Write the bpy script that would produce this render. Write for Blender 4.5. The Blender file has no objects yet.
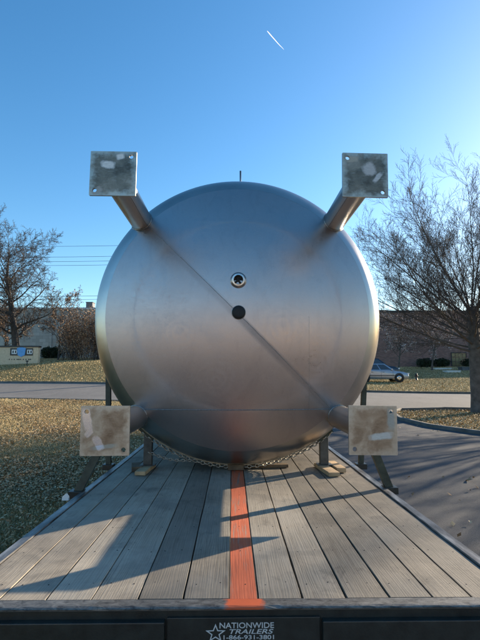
import bpy, bmesh, math, random
import numpy as np
from mathutils import Vector, Matrix
random.seed(7); rng = np.random.default_rng(7)
scene = bpy.context.scene
col = scene.collection
R = math.radians
PI = math.pi

# ------------------------------------------------------------------ camera, sky, sun, exposure
FPX = 481.0                                     # focal length in pixels of the 480x640 photograph
PITCH = math.atan(55 / FPX)
YAW = math.atan(7.5 / FPX * math.cos(PITCH))
CAM = np.array([0.0, 0.0, 1.944])
FW = np.array([math.sin(YAW) * math.cos(PITCH), math.cos(YAW) * math.cos(PITCH), math.sin(PITCH)])
RT = np.array([math.cos(YAW), -math.sin(YAW), 0.0])
UP = np.cross(RT, FW)
cam_d = bpy.data.cameras.new('camera')
cam = bpy.data.objects.new('camera', cam_d); col.objects.link(cam)
cam_d.sensor_fit = 'VERTICAL'; cam_d.sensor_height = 36.0; cam_d.lens = 36.0 * FPX / 640
cam_d.clip_start = 0.05; cam_d.clip_end = 30000
cam.location = CAM
cam.rotation_euler = (PI / 2 + PITCH, 0, -YAW)
scene.camera = cam
scene.render.resolution_x = 768; scene.render.resolution_y = 1024

SUN_AZ, SUN_EL = R(54), R(17)
world = bpy.data.worlds.new('World'); scene.world = world; world.use_nodes = True
wn = world.node_tree.nodes; wl = world.node_tree.links
sky = wn.new('ShaderNodeTexSky'); sky.sky_type = 'NISHITA'; sky.sun_disc = False
sky.sun_elevation = SUN_EL; sky.sun_rotation = SUN_AZ
sky.air_density = 1.0; sky.dust_density = 0.6; sky.ozone_density = 2.0; sky.altitude = 200
hs = wn.new('ShaderNodeHueSaturation'); hs.inputs['Saturation'].default_value = 1.3; hs.inputs['Hue'].default_value = 0.497   # the phone's vivid colour, even over the whole sky
wl.new(sky.outputs[0], hs.inputs['Color']); wl.new(hs.outputs[0], wn['Background'].inputs[0]); wn['Background'].inputs[1].default_value = 0.104
sun_d = bpy.data.lights.new('sun', 'SUN'); sun_d.energy = 5.0; sun_d.angle = R(0.53); sun_d.color = (1.0, 0.83, 0.62)
sun = bpy.data.objects.new('sun', sun_d); col.objects.link(sun)
sun.rotation_euler = Vector((-math.sin(SUN_AZ) * math.cos(SUN_EL), -math.cos(SUN_AZ) * math.cos(SUN_EL), -math.sin(SUN_EL))).to_track_quat('-Z', 'Y').to_euler()
scene.view_settings.view_transform = 'Standard'; scene.view_settings.look = 'None'
scene.view_settings.gamma = 1.0; scene.view_settings.exposure = 1.36

def ray(x, y): return FW + RT * (x - 240) / FPX - UP * (y - 320) / FPX
def ony(x, y, Y):                               # the point of pixel (x, y) at forward distance Y
    d = ray(x, y); return CAM + d * (Y / d[1])

# ------------------------------------------------------------------ helpers
def tag(o, label=None, cat=None, group=None, kind=None):
    if label: o['label'] = label
    if cat: o['category'] = cat
    if group: o['group'] = group
    if kind: o['kind'] = kind
    return o
def empty(name, loc, label=None, cat=None, group=None):
    o = bpy.data.objects.new(name, None); col.objects.link(o); o.location = loc; o.empty_display_size = 0.2
    return tag(o, label, cat, group)
class MB:
    def __init__(s): s.v = []; s.f = []; s.sm = []
    def add(s, vs, fs, smooth=False):
        n = len(s.v); s.v += [tuple(map(float, v)) for v in vs]
        s.f += [tuple(i + n for i in f) for f in fs]; s.sm += [smooth] * len(fs); return s
    def box(s, x0, x1, y0, y1, z0, z1, ch=0.0):
        if ch <= 0:
            vs = [(x, y, z) for x in (x0, x1) for y in (y0, y1) for z in (z0, z1)]
            return s.add(vs, [(0, 1, 3, 2), (4, 6, 7, 5), (0, 4, 5, 1), (2, 3, 7, 6), (0, 2, 6, 4), (1, 5, 7, 3)])
        bm = bmesh.new(); bmesh.ops.create_cube(bm, size=1)
        for v in bm.verts:
            v.co = ((x0 + x1) / 2 + v.co.x * (x1 - x0), (y0 + y1) / 2 + v.co.y * (y1 - y0), (z0 + z1) / 2 + v.co.z * (z1 - z0))
        bmesh.ops.bevel(bm, geom=bm.edges[:], offset=ch, segments=2, affect='EDGES', profile=0.6)
        bm.verts.index_update()
        s.add([v.co[:] for v in bm.verts], [[v.index for v in f.verts] for f in bm.faces]); bm.free(); return s
    def tube(s, pts, rad, n=8, cap=True, smooth=True):
        pts = [Vector(p) for p in pts]; m = len(pts)
        if not hasattr(rad, '__len__'): rad = [rad] * m
        up = Vector((0.123, 0.31, 0.94)); vs = []; fs = []
        for i, p in enumerate(pts):
            d = (pts[min(i + 1, m - 1)] - pts[max(i - 1, 0)]).normalized()
            a = d.cross(up)
            if a.length < 1e-3: a = d.cross(Vector((1, 0, 0)))
            a.normalize(); b = d.cross(a).normalized(); up = a.cross(d) if m > 2 else up
            for k in range(n):
                t = 2 * PI * k / n; vs.append(p + (a * math.cos(t) + b * math.sin(t)) * rad[i])
        for i in range(m - 1):
            for k in range(n): fs.append((i * n + k, i * n + (k + 1) % n, (i + 1) * n + (k + 1) % n, (i + 1) * n + k))
        if cap: fs += [tuple(range(n))[::-1], tuple(range((m - 1) * n, m * n))]
        return s.add(vs, fs, smooth)
    def lathe(s, prof, origin, axis='Y', n=48, smooth=True, close=False):
        # prof: list of (radius, position along the axis)
        o = Vector(origin); vs = []; fs = []; m = len(prof)
        for r, h in prof:
            for k in range(n):
                t = 2 * PI * k / n; c, q = r * math.cos(t), r * math.sin(t)
                vs.append(o + {'Y': Vector((c, h, q)), 'Z': Vector((c, q, h)), 'X': Vector((h, c, q))}[axis])
        for i in range(m - 1 + (1 if close else 0)):
            j = (i + 1) % m
            for k in range(n): fs.append((i * n + k, i * n + (k + 1) % n, j * n + (k + 1) % n, j * n + k))
        return s.add(vs, fs, smooth)
    def prism(s, poly, y0, y1, plane='XZ'):
        n = len(poly)
        def P(a, b, h): return {'XZ': (a, h, b), 'YZ': (h, a, b), 'XY': (a, b, h)}[plane]
        vs = [P(a, b, y0) for a, b in poly] + [P(a, b, y1) for a, b in poly]
        fs = [tuple(range(n)), tuple(range(n, 2 * n))[::-1]] + [(i, i + n, (i + 1) % n + n, (i + 1) % n) for i in range(n)]
        return s.add(vs, fs)
    def build(s, name, mat, parent=None, sharp=None, fix=True):
        me = bpy.data.meshes.new(name); me.from_pydata(s.v, [], s.f); me.validate()
        if len(me.polygons) == len(s.sm): me.polygons.foreach_set('use_smooth', s.sm)
        if fix:
            bm = bmesh.new(); bm.from_mesh(me); bmesh.ops.recalc_face_normals(bm, faces=bm.faces[:]); bm.to_mesh(me); bm.free()
        if sharp: me.set_sharp_from_angle(angle=R(sharp))
        me.materials.append(mat); me.update()
        o = bpy.data.objects.new(name, me); col.objects.link(o)
        if parent is not None:
            o.parent = parent; o.matrix_parent_inverse = Matrix.Translation(-Vector(parent.location)) if parent.type == 'EMPTY' else Matrix()
        return o
def npmesh(name, V, F, mat, parent=None, rnd=None, smooth=False):
    me = bpy.data.meshes.new(name); V = np.asarray(V, np.float32); F = np.asarray(F, np.int32); k = F.shape[1]
    me.vertices.add(len(V)); me.vertices.foreach_set('co', V.ravel())
    me.loops.add(F.size); me.loops.foreach_set('vertex_index', F.ravel())
    me.polygons.add(len(F)); me.polygons.foreach_set('loop_start', np.arange(0, F.size, k, dtype=np.int32))
    if smooth: me.polygons.foreach_set('use_smooth', np.ones(len(F), bool))
    me.update(calc_edges=True)
    if rnd is not None:
        a = me.attributes.new('rnd', 'FLOAT', 'FACE'); a.data.foreach_set('value', np.asarray(rnd, np.float32))
    me.materials.append(mat)
    o = bpy.data.objects.new(name, me); col.objects.link(o)
    if parent is not None:
        o.parent = parent; o.matrix_parent_inverse = Matrix.Translation(-Vector(parent.location))
    return o
def empty_copy(root, loc, rz=0.0):
    r = root.copy(); col.objects.link(r); r.location = loc; r.rotation_euler = (0, 0, rz)
    for ch in [c for c in bpy.data.objects if c.parent is root]:
        c = ch.copy(); col.objects.link(c); c.parent = r
        for g in [q for q in bpy.data.objects if q.parent is ch]:
            d = g.copy(); col.objects.link(d); d.parent = c
    return r

# ------------------------------------------------------------------ materials
class NT:
    def __init__(s, name):
        s.m = bpy.data.materials.new(name); s.m.use_nodes = True; s.t = s.m.node_tree; s.b = s.t.nodes['Principled BSDF']
    def n(s, typ, **kw):
        o = s.t.nodes.new('ShaderNode' + typ)
        for k, v in kw.items():
            if k.startswith('i_'): o.inputs[k[2:].replace('_', ' ')].default_value = v
            else: setattr(o, k, v)
        return o
    def l(s, a, b): s.t.links.new(a, b); return s
    def obj(s): return s.n('TexCoord').outputs['Object']
    def vmul(s, vec, sc):
        o = s.n('VectorMath', operation='MULTIPLY'); s.l(vec, o.inputs[0]); o.inputs[1].default_value = sc; return o.outputs[0]
    def vadd(s, a, b):
        o = s.n('VectorMath', operation='ADD'); s.l(a, o.inputs[0])
        if isinstance(b, tuple): o.inputs[1].default_value = b
        else: s.l(b, o.inputs[1])
        return o.outputs[0]
    def noise(s, vec, scale, detail=4, rough=0.55, dist=0.0):
        o = s.n('TexNoise'); s.l(vec, o.inputs['Vector']); o.inputs['Scale'].default_value = scale
        o.inputs['Detail'].default_value = detail; o.inputs['Roughness'].default_value = rough; o.inputs['Distortion'].default_value = dist
        return o.outputs['Fac']
    def ramp(s, fac, stops):
        o = s.n('ValToRGB'); s.l(fac, o.inputs[0]); e = o.color_ramp.elements
        while len(e) < len(stops): e.new(0.5)
        for q, (p, c) in zip(e, stops):
            q.position = p; q.color = (*c, 1) if hasattr(c, '__len__') else (c, c, c, 1)
        return o.outputs[0]
    def mix(s, fac, a, b, mode='MIX'):
        o = s.n('Mix', data_type='RGBA', blend_type=mode)
        for val, i in ((fac, 0), (a, 6), (b, 7)):
            if isinstance(val, (int, float)): o.inputs[i].default_value = val if i == 0 else (val, val, val, 1)
            elif isinstance(val, tuple): o.inputs[i].default_value = (*val, 1)
            else: s.l(val, o.inputs[i])
        return o.outputs[2]
    def math(s, op, a, b=0.0, c=None, clamp=False):
        o = s.n('Math', operation=op, use_clamp=clamp)
        for i, v in enumerate((a, b) if c is None else (a, b, c)):
            if isinstance(v, (int, float)): o.inputs[i].default_value = v
            else: s.l(v, o.inputs[i])
        return o.outputs[0]
    def bump(s, h, strength, dist=0.01, normal=None):
        o = s.n('Bump'); o.inputs['Strength'].default_value = strength; o.inputs['Distance'].default_value = dist; s.l(h, o.inputs['Height'])
        if normal is not None: s.l(normal, o.inputs['Normal'])
        s.l(o.outputs[0], s.b.inputs['Normal']); return o.outputs[0]
    def set(s, **kw):
        for k, v in kw.items():
            i = s.b.inputs[k.replace('_', ' ')]
            if isinstance(v, (int, float)): i.default_value = v
            elif isinstance(v, tuple): i.default_value = (*v, 1)
            else: s.l(v, i)
        return s
def plain(name, c, rough=0.6, metal=0.0, var=0.25, scale=6.0, bump=0.0, obj_rand=0.0):
    t = NT(name); v = t.obj(); n = t.noise(v, scale, 5)
    a = tuple(x * (1 - var) for x in c); b = tuple(min(1, x * (1 + var)) for x in c)
    cc = t.ramp(n, [(0.3, a), (0.7, b)])
    if obj_rand:
        oi = t.n('ObjectInfo'); k = t.math('MULTIPLY_ADD', oi.outputs['Random'], obj_rand * 2, 1 - obj_rand)
        cb = t.n('CombineColor'); [t.l(k, cb.inputs[i]) for i in range(3)]
        cc = t.mix(1.0, cc, cb.outputs[0], 'MULTIPLY')
    t.set(Base_Color=cc, Roughness=rough, Metallic=metal)
    if bump: t.bump(t.noise(v, scale * 8, 4), bump)
    return t.m
M = {}
def mat_wood(name, orange=False):
    t = NT(name); v = t.obj(); oi = t.n('ObjectInfo')
    off = t.n('CombineXYZ'); t.l(t.math('MULTIPLY', oi.outputs['Random'], 37.0), off.inputs[0]); t.l(t.math('MULTIPLY', oi.outputs['Random'], 91.0), off.inputs[1])
    vo = t.vadd(v, off.outputs[0])
    vs = t.vmul(vo, (20, .8, 20)); fine = t.noise(vs, 3.2, 6, 0.62, 0.5)
    vr = t.vmul(vo, (9, 0.55, 9)); broad = t.noise(vr, 1.4, 3, 0.5, 0.6)
    w = t.n('TexWave', wave_type='BANDS', bands_direction='X'); t.l(t.vmul(vo, (1.0, 0.055, 1.0)), w.inputs['Vector'])
    w.inputs['Scale'].default_value = 26; w.inputs['Distortion'].default_value = 9; w.inputs['Detail'].default_value = 2; w.inputs['Detail Scale'].default_value = 1.4
    vf = t.vmul(vo, (75, 1.6, 75)); hair = t.noise(vf, 3.0, 5, 0.7, 0.3)
    g = t.mix(0.30, fine, w.outputs['Fac']); g = t.mix(0.35, g, broad); g = t.mix(0.35, g, hair)
    colr = t.ramp(g, [(0.26, (0.09, 0.073, 0.054)), (0.41, (0.19, 0.160, 0.119)), (0.56, (0.265, 0.226, 0.172)), (0.80, (0.35, 0.304, 0.235))])
    split = t.ramp(t.noise(t.vmul(vo, (95, .55, 95)), 1.6, 4, .6), [(.625, 0.0), (.66, 1.0)]); colr = t.mix(t.math('MULTIPLY', split, .7), colr, (.035, .03, .024))
    # knots, stains
    vor = t.n('TexVoronoi'); t.l(t.vmul(vo, (5.2, 1.15, 1.0)), vor.inputs['Vector']); vor.inputs['Scale'].default_value = 1.0
    knot = t.ramp(vor.outputs['Distance'], [(0.06, 1.0), (0.11, 0.0)])
    colr = t.mix(t.math('MULTIPLY', knot, 0.75), colr, (0.06, 0.042, 0.03))
    st = t.ramp(t.noise(v, 2.3, 6, 0.68, .6), [(0.45, 0.0), (0.62, 1.0)])
    colr = t.mix(t.math('MULTIPLY', st, 0.5), colr, (0.075, 0.067, 0.056))
    sp = t.ramp(t.noise(t.vadd(t.vmul(v, (1, .7, 1)), (4.2, 1.7, 0)), 6.5, 5, .62, .5), [(.60, 0.0), (.69, 1.0)]); colr = t.mix(t.math('MULTIPLY', sp, .55), colr, (.045, .038, .030))
    bl = t.ramp(t.noise(t.vadd(v, off.outputs[0]), 1.3, 4, .6), [(.40, 0.0), (.66, 1.0)]); colr = t.mix(t.math('MULTIPLY', bl, .35), colr, (.40, .365, .30))
    k = t.math('MULTIPLY_ADD', oi.outputs['Random'], 0.65, 0.66)
    cb = t.n('CombineColor'); [t.l(k, cb.inputs[i]) for i in range(3)]
    colr = t.mix(1.0, colr, cb.outputs[0], 'MULTIPLY')
    if orange:
        wear = t.ramp(t.noise(vs, 2.1, 6, 0.7), [(0.34, 0.0), (0.47, 1.0)])
        oc = t.ramp(fine, [(0.3, (0.44, 0.075, 0.022)), (0.7, (0.60, 0.118, 0.038))])
        colr = t.mix(t.math('MULTIPLY', wear, 0.93), colr, oc)
    t.set(Base_Color=colr, Roughness=0.75)
    t.bump(t.mix(0.5, g, split, 'SUBTRACT'), 0.42, 0.005)
    return t.m
M['wood'] = mat_wood('weathered_wood'); M['orange_wood'] = mat_wood('orange_painted_wood', True)
M['lumber'] = plain('fresh_lumber', (0.42, 0.29, 0.16), 0.8, 0, 0.3, 9, 0.2)
M['oldlumber'] = plain('old_lumber', (0.12, 0.085, 0.05), 0.85, 0, 0.4, 9, 0.3)
M['black_steel'] = plain('black_painted_steel', (0.018, 0.021, 0.018), 0.38, 0, 0.4, 14, 0.08)
M['green_steel'] = plain('dark_green_steel', (0.045, 0.055, 0.04), 0.5, 0.2, 0.4, 14, 0.1)
M['post_steel'] = plain('dull_galvanised_steel', (0.085, 0.09, 0.085), 0.5, 0.6, 0.35, 14, 0.1)
M['webbing'] = plain('worn_webbing', (0.34, 0.30, 0.22), 0.85, 0, 0.35, 40, 0.3); M['chain'] = plain('galvanised_chain', (0.40, 0.38, 0.33), 0.45, 0.85, 0.3, 30)
M['rubber'] = plain('rubber', (0.02, 0.02, 0.02), 0.85)
M['white_letter'] = plain('pale_lettering', (0.55, 0.55, 0.52), 0.6, 0, 0.1)
M['white'] = plain('white_paint', (0.75, 0.75, 0.72), 0.6, 0, 0.08)
# galvanised rub rail: scuffed pale metal
t = NT('rub_rail_metal'); v = t.obj(); n = t.noise(t.vmul(v, (8, 1.2, 8)), 2.5, 6, 0.65)
t.set(Base_Color=t.ramp(n, [(0.35, (0.05, 0.048, 0.045)), (0.5, (0.17, 0.165, 0.158)), (0.74, (0.46, 0.45, 0.43))]), Roughness=0.42, Metallic=0.55); t.bump(n, 0.2, 0.004); M['rail'] = t.m
# rear plate: worn grey metal with a sprayed orange patch in line with the orange board
t = NT('rear_plate_metal'); v = t.obj(); n = t.noise(t.vmul(v, (2.2, 4, 4)), 9, 8, 0.72, .8)
c0 = t.ramp(n, [(0.36, (0.07, 0.064, 0.056)), (0.5, (0.16, 0.15, 0.132)), (0.66, (0.26, 0.245, 0.215))])
sx = t.n('SeparateXYZ'); t.l(v, sx.inputs[0])
dx = t.math('ABSOLUTE', t.math('SUBTRACT', sx.outputs[0], 0.053))
dx = t.math('ADD', dx, t.math('MULTIPLY', t.math('SUBTRACT', t.noise(v, 40, 4), 0.5), 0.05))
om = t.ramp(dx, [(0.066, 1.0), (0.088, 0.0)])
t.set(Base_Color=t.mix(om, c0, (0.60, 0.115, 0.036)), Roughness=0.5, Metallic=t.math('MULTIPLY', t.math('SUBTRACT', 1.0, om), 0.45)); t.bump(n, 0.25, 0.004); M['rear_plate'] = t.m

def mat_steel(name, base=(0.48, 0.415, 0.395), rough=0.40, kind='head'):
    t = NT(name); v = t.obj(); sx = t.n('SeparateXYZ'); t.l(v, sx.inputs[0])
    # object coordinates are world coordinates here: the tank's centre line is x=.053, z=2.523
    lx = t.math('SUBTRACT', sx.outputs[0], 0.053); lz = t.math('SUBTRACT', sx.outputs[2], 2.523)
    n1 = t.noise(v, 2.2, 5, 0.6, 0.4); n2 = t.noise(t.vmul(v, (1, 1, 14)), 7, 5, 0.7)
    swirl = None
    for i, (cx, cz) in enumerate([(0.42, -0.10), (0.45, 0.52), (-0.55, -0.15), (-0.35, 0.75), (0.75, -0.45), (-0.2, -0.62), (0.05, 0.28), (-0.85, 0.35)]):
        a = t.math('SUBTRACT', lx, cx); b = t.math('SUBTRACT', lz, cz)
        d = t.math('SQRT', t.math('ADD', t.math('MULTIPLY', a, a), t.math('MULTIPLY', b, b)))
        s_ = t.math('SINE', t.math('MULTIPLY_ADD', d, 95.0, t.math('MULTIPLY', n1, 34.0)))
        f_ = t.math('SUBTRACT', 1.0, t.math('DIVIDE', d, 0.36), clamp=True)
        q = t.math('MULTIPLY', s_, f_)
        swirl = q if swirl is None else t.math('ADD', swirl, q)
    rr = t.math('MULTIPLY_ADD', n1, 0.16, rough - 0.08)
    rr = t.math('ADD', rr, t.math('MULTIPLY', t.math('SUBTRACT', n2, 0.5), 0.12))
    if kind == 'head':
        side = t.ramp(t.math('MULTIPLY_ADD', t.math('ADD', lx, lz), 8.0, 0.5), [(0.49, 0.0), (0.51, 1.0)])   # two plates, joined along the diagonal weld
        rr = t.math('ADD', rr, t.math('MULTIPLY', side, -0.035))
        rr = t.math('ADD', rr, t.math('MULTIPLY', swirl, 0.028))
        low = t.ramp(t.math('MULTIPLY_ADD', lz, 4.0, 0.5), [(0.0, 1.0), (0.02, 1.0)])
        tint = t.mix(side, tuple(x * 0.94 for x in base), base)
        tint = t.mix(t.math('MULTIPLY', t.ramp(n1, [(0.35, 0.0), (0.75, 1.0)]), 0.25), tint, tuple(x * 0.78 for x in base))
        col_ = t.mix(t.math('MULTIPLY_ADD', swirl, 0.09, 0.0, clamp=True), tint, tuple(min(1, x * 1.25) for x in base))
        # leg reflection painted along the diagonal: a duller band with soft ragged edges
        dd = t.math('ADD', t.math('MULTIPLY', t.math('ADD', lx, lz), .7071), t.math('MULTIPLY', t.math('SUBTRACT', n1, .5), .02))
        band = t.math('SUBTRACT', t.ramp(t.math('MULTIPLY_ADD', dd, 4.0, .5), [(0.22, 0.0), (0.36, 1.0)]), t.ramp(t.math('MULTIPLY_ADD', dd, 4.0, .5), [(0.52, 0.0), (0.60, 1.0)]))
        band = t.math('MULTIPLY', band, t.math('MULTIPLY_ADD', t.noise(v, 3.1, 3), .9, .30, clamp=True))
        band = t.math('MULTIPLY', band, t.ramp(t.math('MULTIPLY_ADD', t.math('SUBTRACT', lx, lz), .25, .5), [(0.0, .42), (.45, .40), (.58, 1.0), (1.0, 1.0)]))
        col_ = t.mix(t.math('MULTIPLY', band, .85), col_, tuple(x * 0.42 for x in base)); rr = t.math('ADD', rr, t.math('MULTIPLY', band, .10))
        smud = t.ramp(t.noise(t.vmul(v, (1, 1, .5)), 5.5, 6, .7, 1.2), [(.50, 0.0), (.72, 1.0)]); col_ = t.mix(t.math('MULTIPLY', smud, .26), col_, tuple(x * .6 for x in base))
        arcs = t.n('TexVoronoi', feature='F1'); t.l(t.vadd(t.vmul(v, (2.6, 0, 2.6)), t.mix(1.0, 0.0, t.noise(v, 1.7, 2))), arcs.inputs['Vector'])
        sw2 = t.math('SINE', t.math('MULTIPLY_ADD', arcs.outputs['Distance'], 46.0, t.math('MULTIPLY', t.noise(v, 5.0, 4), 10.0)))
        rr = t.math('ADD', rr, t.math('MULTIPLY', sw2, .045)); col_ = t.mix(t.math('MULTIPLY_ADD', sw2, .075, .075), col_, tuple(min(1, x * 1.3) for x in base))
        gr = t.noise(t.vmul(v, (1, 1, 1)), 170, 3, .8); col_ = t.mix(t.math('MULTIPLY', t.ramp(gr, [(.38, 0.0), (.62, 1.0)]), .13), col_, tuple(x * .55 for x in base))
        scr = t.ramp(t.noise(t.vmul(v, (1.5, 1, 60)), 2.2, 4, .7), [(.62, 0.0), (.70, 1.0)]); rr = t.math('ADD', rr, t.math('MULTIPLY', scr, .06))
    else:
        col_ = t.ramp(n1, [(0.3, tuple(x * 0.8 for x in base)), (0.7, base)])
    t.set(Base_Color=col_, Metallic=1.0, Roughness=rr, Anisotropic=0.35)
    t.bump(t.math('ADD', t.math('MULTIPLY', n2, 0.25), t.math('MULTIPLY', n1, 1.0)), 0.05 if kind == 'head' else 0.018, 0.01)
    return t.m
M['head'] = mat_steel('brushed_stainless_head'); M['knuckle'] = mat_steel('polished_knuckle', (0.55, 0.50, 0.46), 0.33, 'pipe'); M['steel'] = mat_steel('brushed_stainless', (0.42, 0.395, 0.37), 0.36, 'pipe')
M['weld'] = plain('weld_bead', (0.30, 0.28, 0.26), 0.45, 0.9, 0.3, 60)
M['bore'] = plain('dark_bore', (0.012, 0.011, 0.010), 0.7)
M['bright'] = plain('bright_fitting', (0.62, 0.60, 0.57), 0.3, 1.0, 0.2, 40)
def mat_plate(name, cx, cz, s, patches, seed, glossy=(), br=1.0):
    t = NT(name); v = t.obj(); sx = t.n('SeparateXYZ'); t.l(v, sx.inputs[0])
    fx = t.math('DIVIDE', t.math('SUBTRACT', sx.outputs[0], cx), s); fz = t.math('DIVIDE', t.math('SUBTRACT', sx.outputs[2], cz), s)
    vo = t.vadd(v, (seed * 3.1, 0, seed * 1.7))
    nd = t.math('SUBTRACT', t.noise(vo, 22, 5, 0.6), 0.5); nb = t.noise(vo, 7, 5, 0.6, 0.5); ns = t.noise(t.vmul(vo, (1, 1, 5)), 26, 5, 0.7)
    col_ = t.ramp(nb, [(p_, tuple(min(.7, q_ * br) for q_ in c_)) for p_, c_ in ((0.30, (0.115, 0.09, 0.068)), (0.52, (0.225, 0.186, 0.142)), (0.72, (0.36, 0.31, 0.245)))])
    sc_ = t.ramp(t.noise(t.vmul(vo, (6, 1, 90)), 3.0, 4, .7), [(.56, 0.0), (.66, 1.0)]); col_ = t.mix(t.math('MULTIPLY', sc_, .35), col_, (.5, .46, .40))
    # paler, cleaner metal towards the ground edges
    ed = t.math('MAXIMUM', t.math('ABSOLUTE', fx), t.math('ABSOLUTE', fz))
    em = t.ramp(t.math('ADD', ed, t.math('MULTIPLY', nd, 0.35)), [(0.36, 0.0), (0.5, 1.0)])
    col_ = t.mix(t.math('MULTIPLY', em, 0.75), col_, (0.55, 0.52, 0.45))
    rr = t.ramp(nb, [(0.3, 0.34), (0.7, 0.48)]); metal = 0.9
    def mask(px, pz, rx, rz, rot):
        c, q = math.cos(R(rot)), math.sin(R(rot)); a = t.math('SUBTRACT', fx, px); b = t.math('SUBTRACT', fz, pz)
        u = t.math('ADD', t.math('MULTIPLY', a, c / rx), t.math('MULTIPLY', b, q / rx)); w = t.math('ADD', t.math('MULTIPLY', a, -q / rz), t.math('MULTIPLY', b, c / rz))
        d = t.math('POWER', t.math('ADD', t.math('POWER', t.math('ABSOLUTE', u), 4.0), t.math('POWER', t.math('ABSOLUTE', w), 4.0)), 0.25)
        return t.ramp(t.math('ADD', d, t.math('MULTIPLY', nd, 0.8)), [(0.6, 1.0), (1.2, 0.0)])
    mt = None
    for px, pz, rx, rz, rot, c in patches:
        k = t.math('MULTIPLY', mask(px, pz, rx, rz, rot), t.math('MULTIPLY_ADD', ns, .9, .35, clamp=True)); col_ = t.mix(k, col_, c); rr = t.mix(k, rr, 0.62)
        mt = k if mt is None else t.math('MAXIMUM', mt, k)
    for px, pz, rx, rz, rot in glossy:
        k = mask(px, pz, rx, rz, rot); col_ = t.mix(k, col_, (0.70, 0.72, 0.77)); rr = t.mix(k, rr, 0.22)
    met = 0.9 if mt is None else t.math('MULTIPLY_ADD', mt, -0.75, 0.9)
    t.set(Base_Color=col_, Roughness=rr, Metallic=met); t.bump(ns, 0.04, 0.004)
    return t.m

# ground, paving
t = NT('winter_grass_soil'); v = t.obj(); a = t.noise(v, 0.35, 5, 0.6); b = t.noise(v, 9, 6, 0.7); c = t.noise(v, 60, 3, 0.7)
g1 = t.ramp(b, [(0.3, (0.10, 0.078, 0.035)), (0.5, (0.26, 0.20, 0.085)), (0.7, (0.42, 0.33, 0.155))])
g2 = t.ramp(b, [(0.3, (0.085, 0.075, 0.03)), (0.7, (0.27, 0.215, 0.09))])
t.set(Base_Color=t.mix(t.ramp(a, [(0.4, 0.0), (0.65, 1.0)]), g1, g2), Roughness=0.95, Specular_IOR_Level=0.1); t.bump(t.mix(0.5, b, c), 0.8, 0.06); M['grass_soil'] = t.m
def mat_asphalt(name, lo, hi):
    t = NT(name); v = t.obj(); a = t.noise(v, 0.5, 5, 0.6); b = t.noise(v, 55, 4, 0.75); c = t.noise(t.vmul(v, (1, 0.25, 1)), 2.5, 5, 0.6)
    k = t.mix(0.45, a, c); col_ = t.ramp(k, [(0.3, lo), (0.7, hi)])
    col_ = t.mix(t.ramp(b, [(0.35, 0.5), (0.6, 0.0)]), col_, tuple(x * 0.45 for x in lo))
    vo = t.n('TexVoronoi', feature='DISTANCE_TO_EDGE'); t.l(t.vadd(t.vmul(v, (0.35, 0.35, 0.35)), t.mix(1.0, 0.0, t.noise(v, 1.3, 4))), vo.inputs['Vector'])
    crack = t.ramp(vo.outputs['Distance'], [(0.0, 1.0), (0.006, 0.0)])
    col_ = t.mix(t.math('MULTIPLY', crack, 0.6), col_, (0.02, 0.02, 0.02))
    t.set(Base_Color=col_, Roughness=0.86, Specular_IOR_Level=0.3); t.bump(b, 0.5, 0.012); return t.m
M['asphalt'] = mat_asphalt('old_asphalt', (0.060, 0.064, 0.070), (0.098, 0.102, 0.108)); M['road'] = mat_asphalt('road_asphalt', (0.15, 0.143, 0.132), (0.22, 0.21, 0.195))
M['kerb'] = plain('kerb_concrete', (0.13, 0.12, 0.105), 0.85, 0, 0.3, 3, 0.3)
def mat_rnd(name, stops, rough=0.75, trans=0.0):
    t = NT(name); a = t.n('Attribute', attribute_name='rnd'); t.set(Base_Color=t.ramp(a.outputs['Fac'], stops), Roughness=rough, Specular_IOR_Level=0.25)
    if trans: t.set(Transmission_Weight=0.0, Subsurface_Weight=0.0)
    return t.m
M['leaf'] = mat_rnd('dead_leaf', [(0.0, (0.09, 0.05, 0.025)), (0.3, (0.26, 0.16, 0.075)), (0.65, (0.48, 0.33, 0.17)), (1.0, (0.66, 0.52, 0.32))])
M['blade'] = mat_rnd('dry_grass_blade', [(0.0, (0.11, 0.082, 0.038)), (0.3, (0.25, 0.182, 0.085)), (0.6, (0.43, 0.32, 0.165)), (1.0, (0.62, 0.51, 0.29))])
M['bark'] = plain('grey_brown_bark', (0.095, 0.08, 0.068), 0.9, 0, 0.4, 5, 0.6)
M['twig'] = plain('twig_bark', (0.068, 0.058, 0.054), 0.9, 0, 0.3, 3)
M['bark_dark'] = plain('dark_bark', (0.055, 0.045, 0.038), 0.9, 0, 0.4, 5, 0.6); M['twig_dark'] = plain('dark_twig', (0.045, 0.038, 0.036), 0.9, 0, 0.3, 3)
M['bark_light'] = plain('pale_bark', (0.15, 0.12, 0.095), 0.9, 0, 0.4, 6, 0.6)
M['shrub_leaf'] = mat_rnd('brown_shrub_leaf', [(0.0, (0.10, 0.06, 0.04)), (0.5, (0.27, 0.165, 0.10)), (1.0, (0.50, 0.35, 0.22))])
M['pale_leaf'] = mat_rnd('pale_seed_leaf', [(0.0, (0.25, 0.18, 0.155)), (0.6, (0.55, 0.45, 0.41)), (1.0, (0.80, 0.72, 0.68))])
M['ever'] = mat_rnd('evergreen_leaf', [(0.0, (0.012, 0.02, 0.012)), (1.0, (0.04, 0.06, 0.03))])

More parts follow.
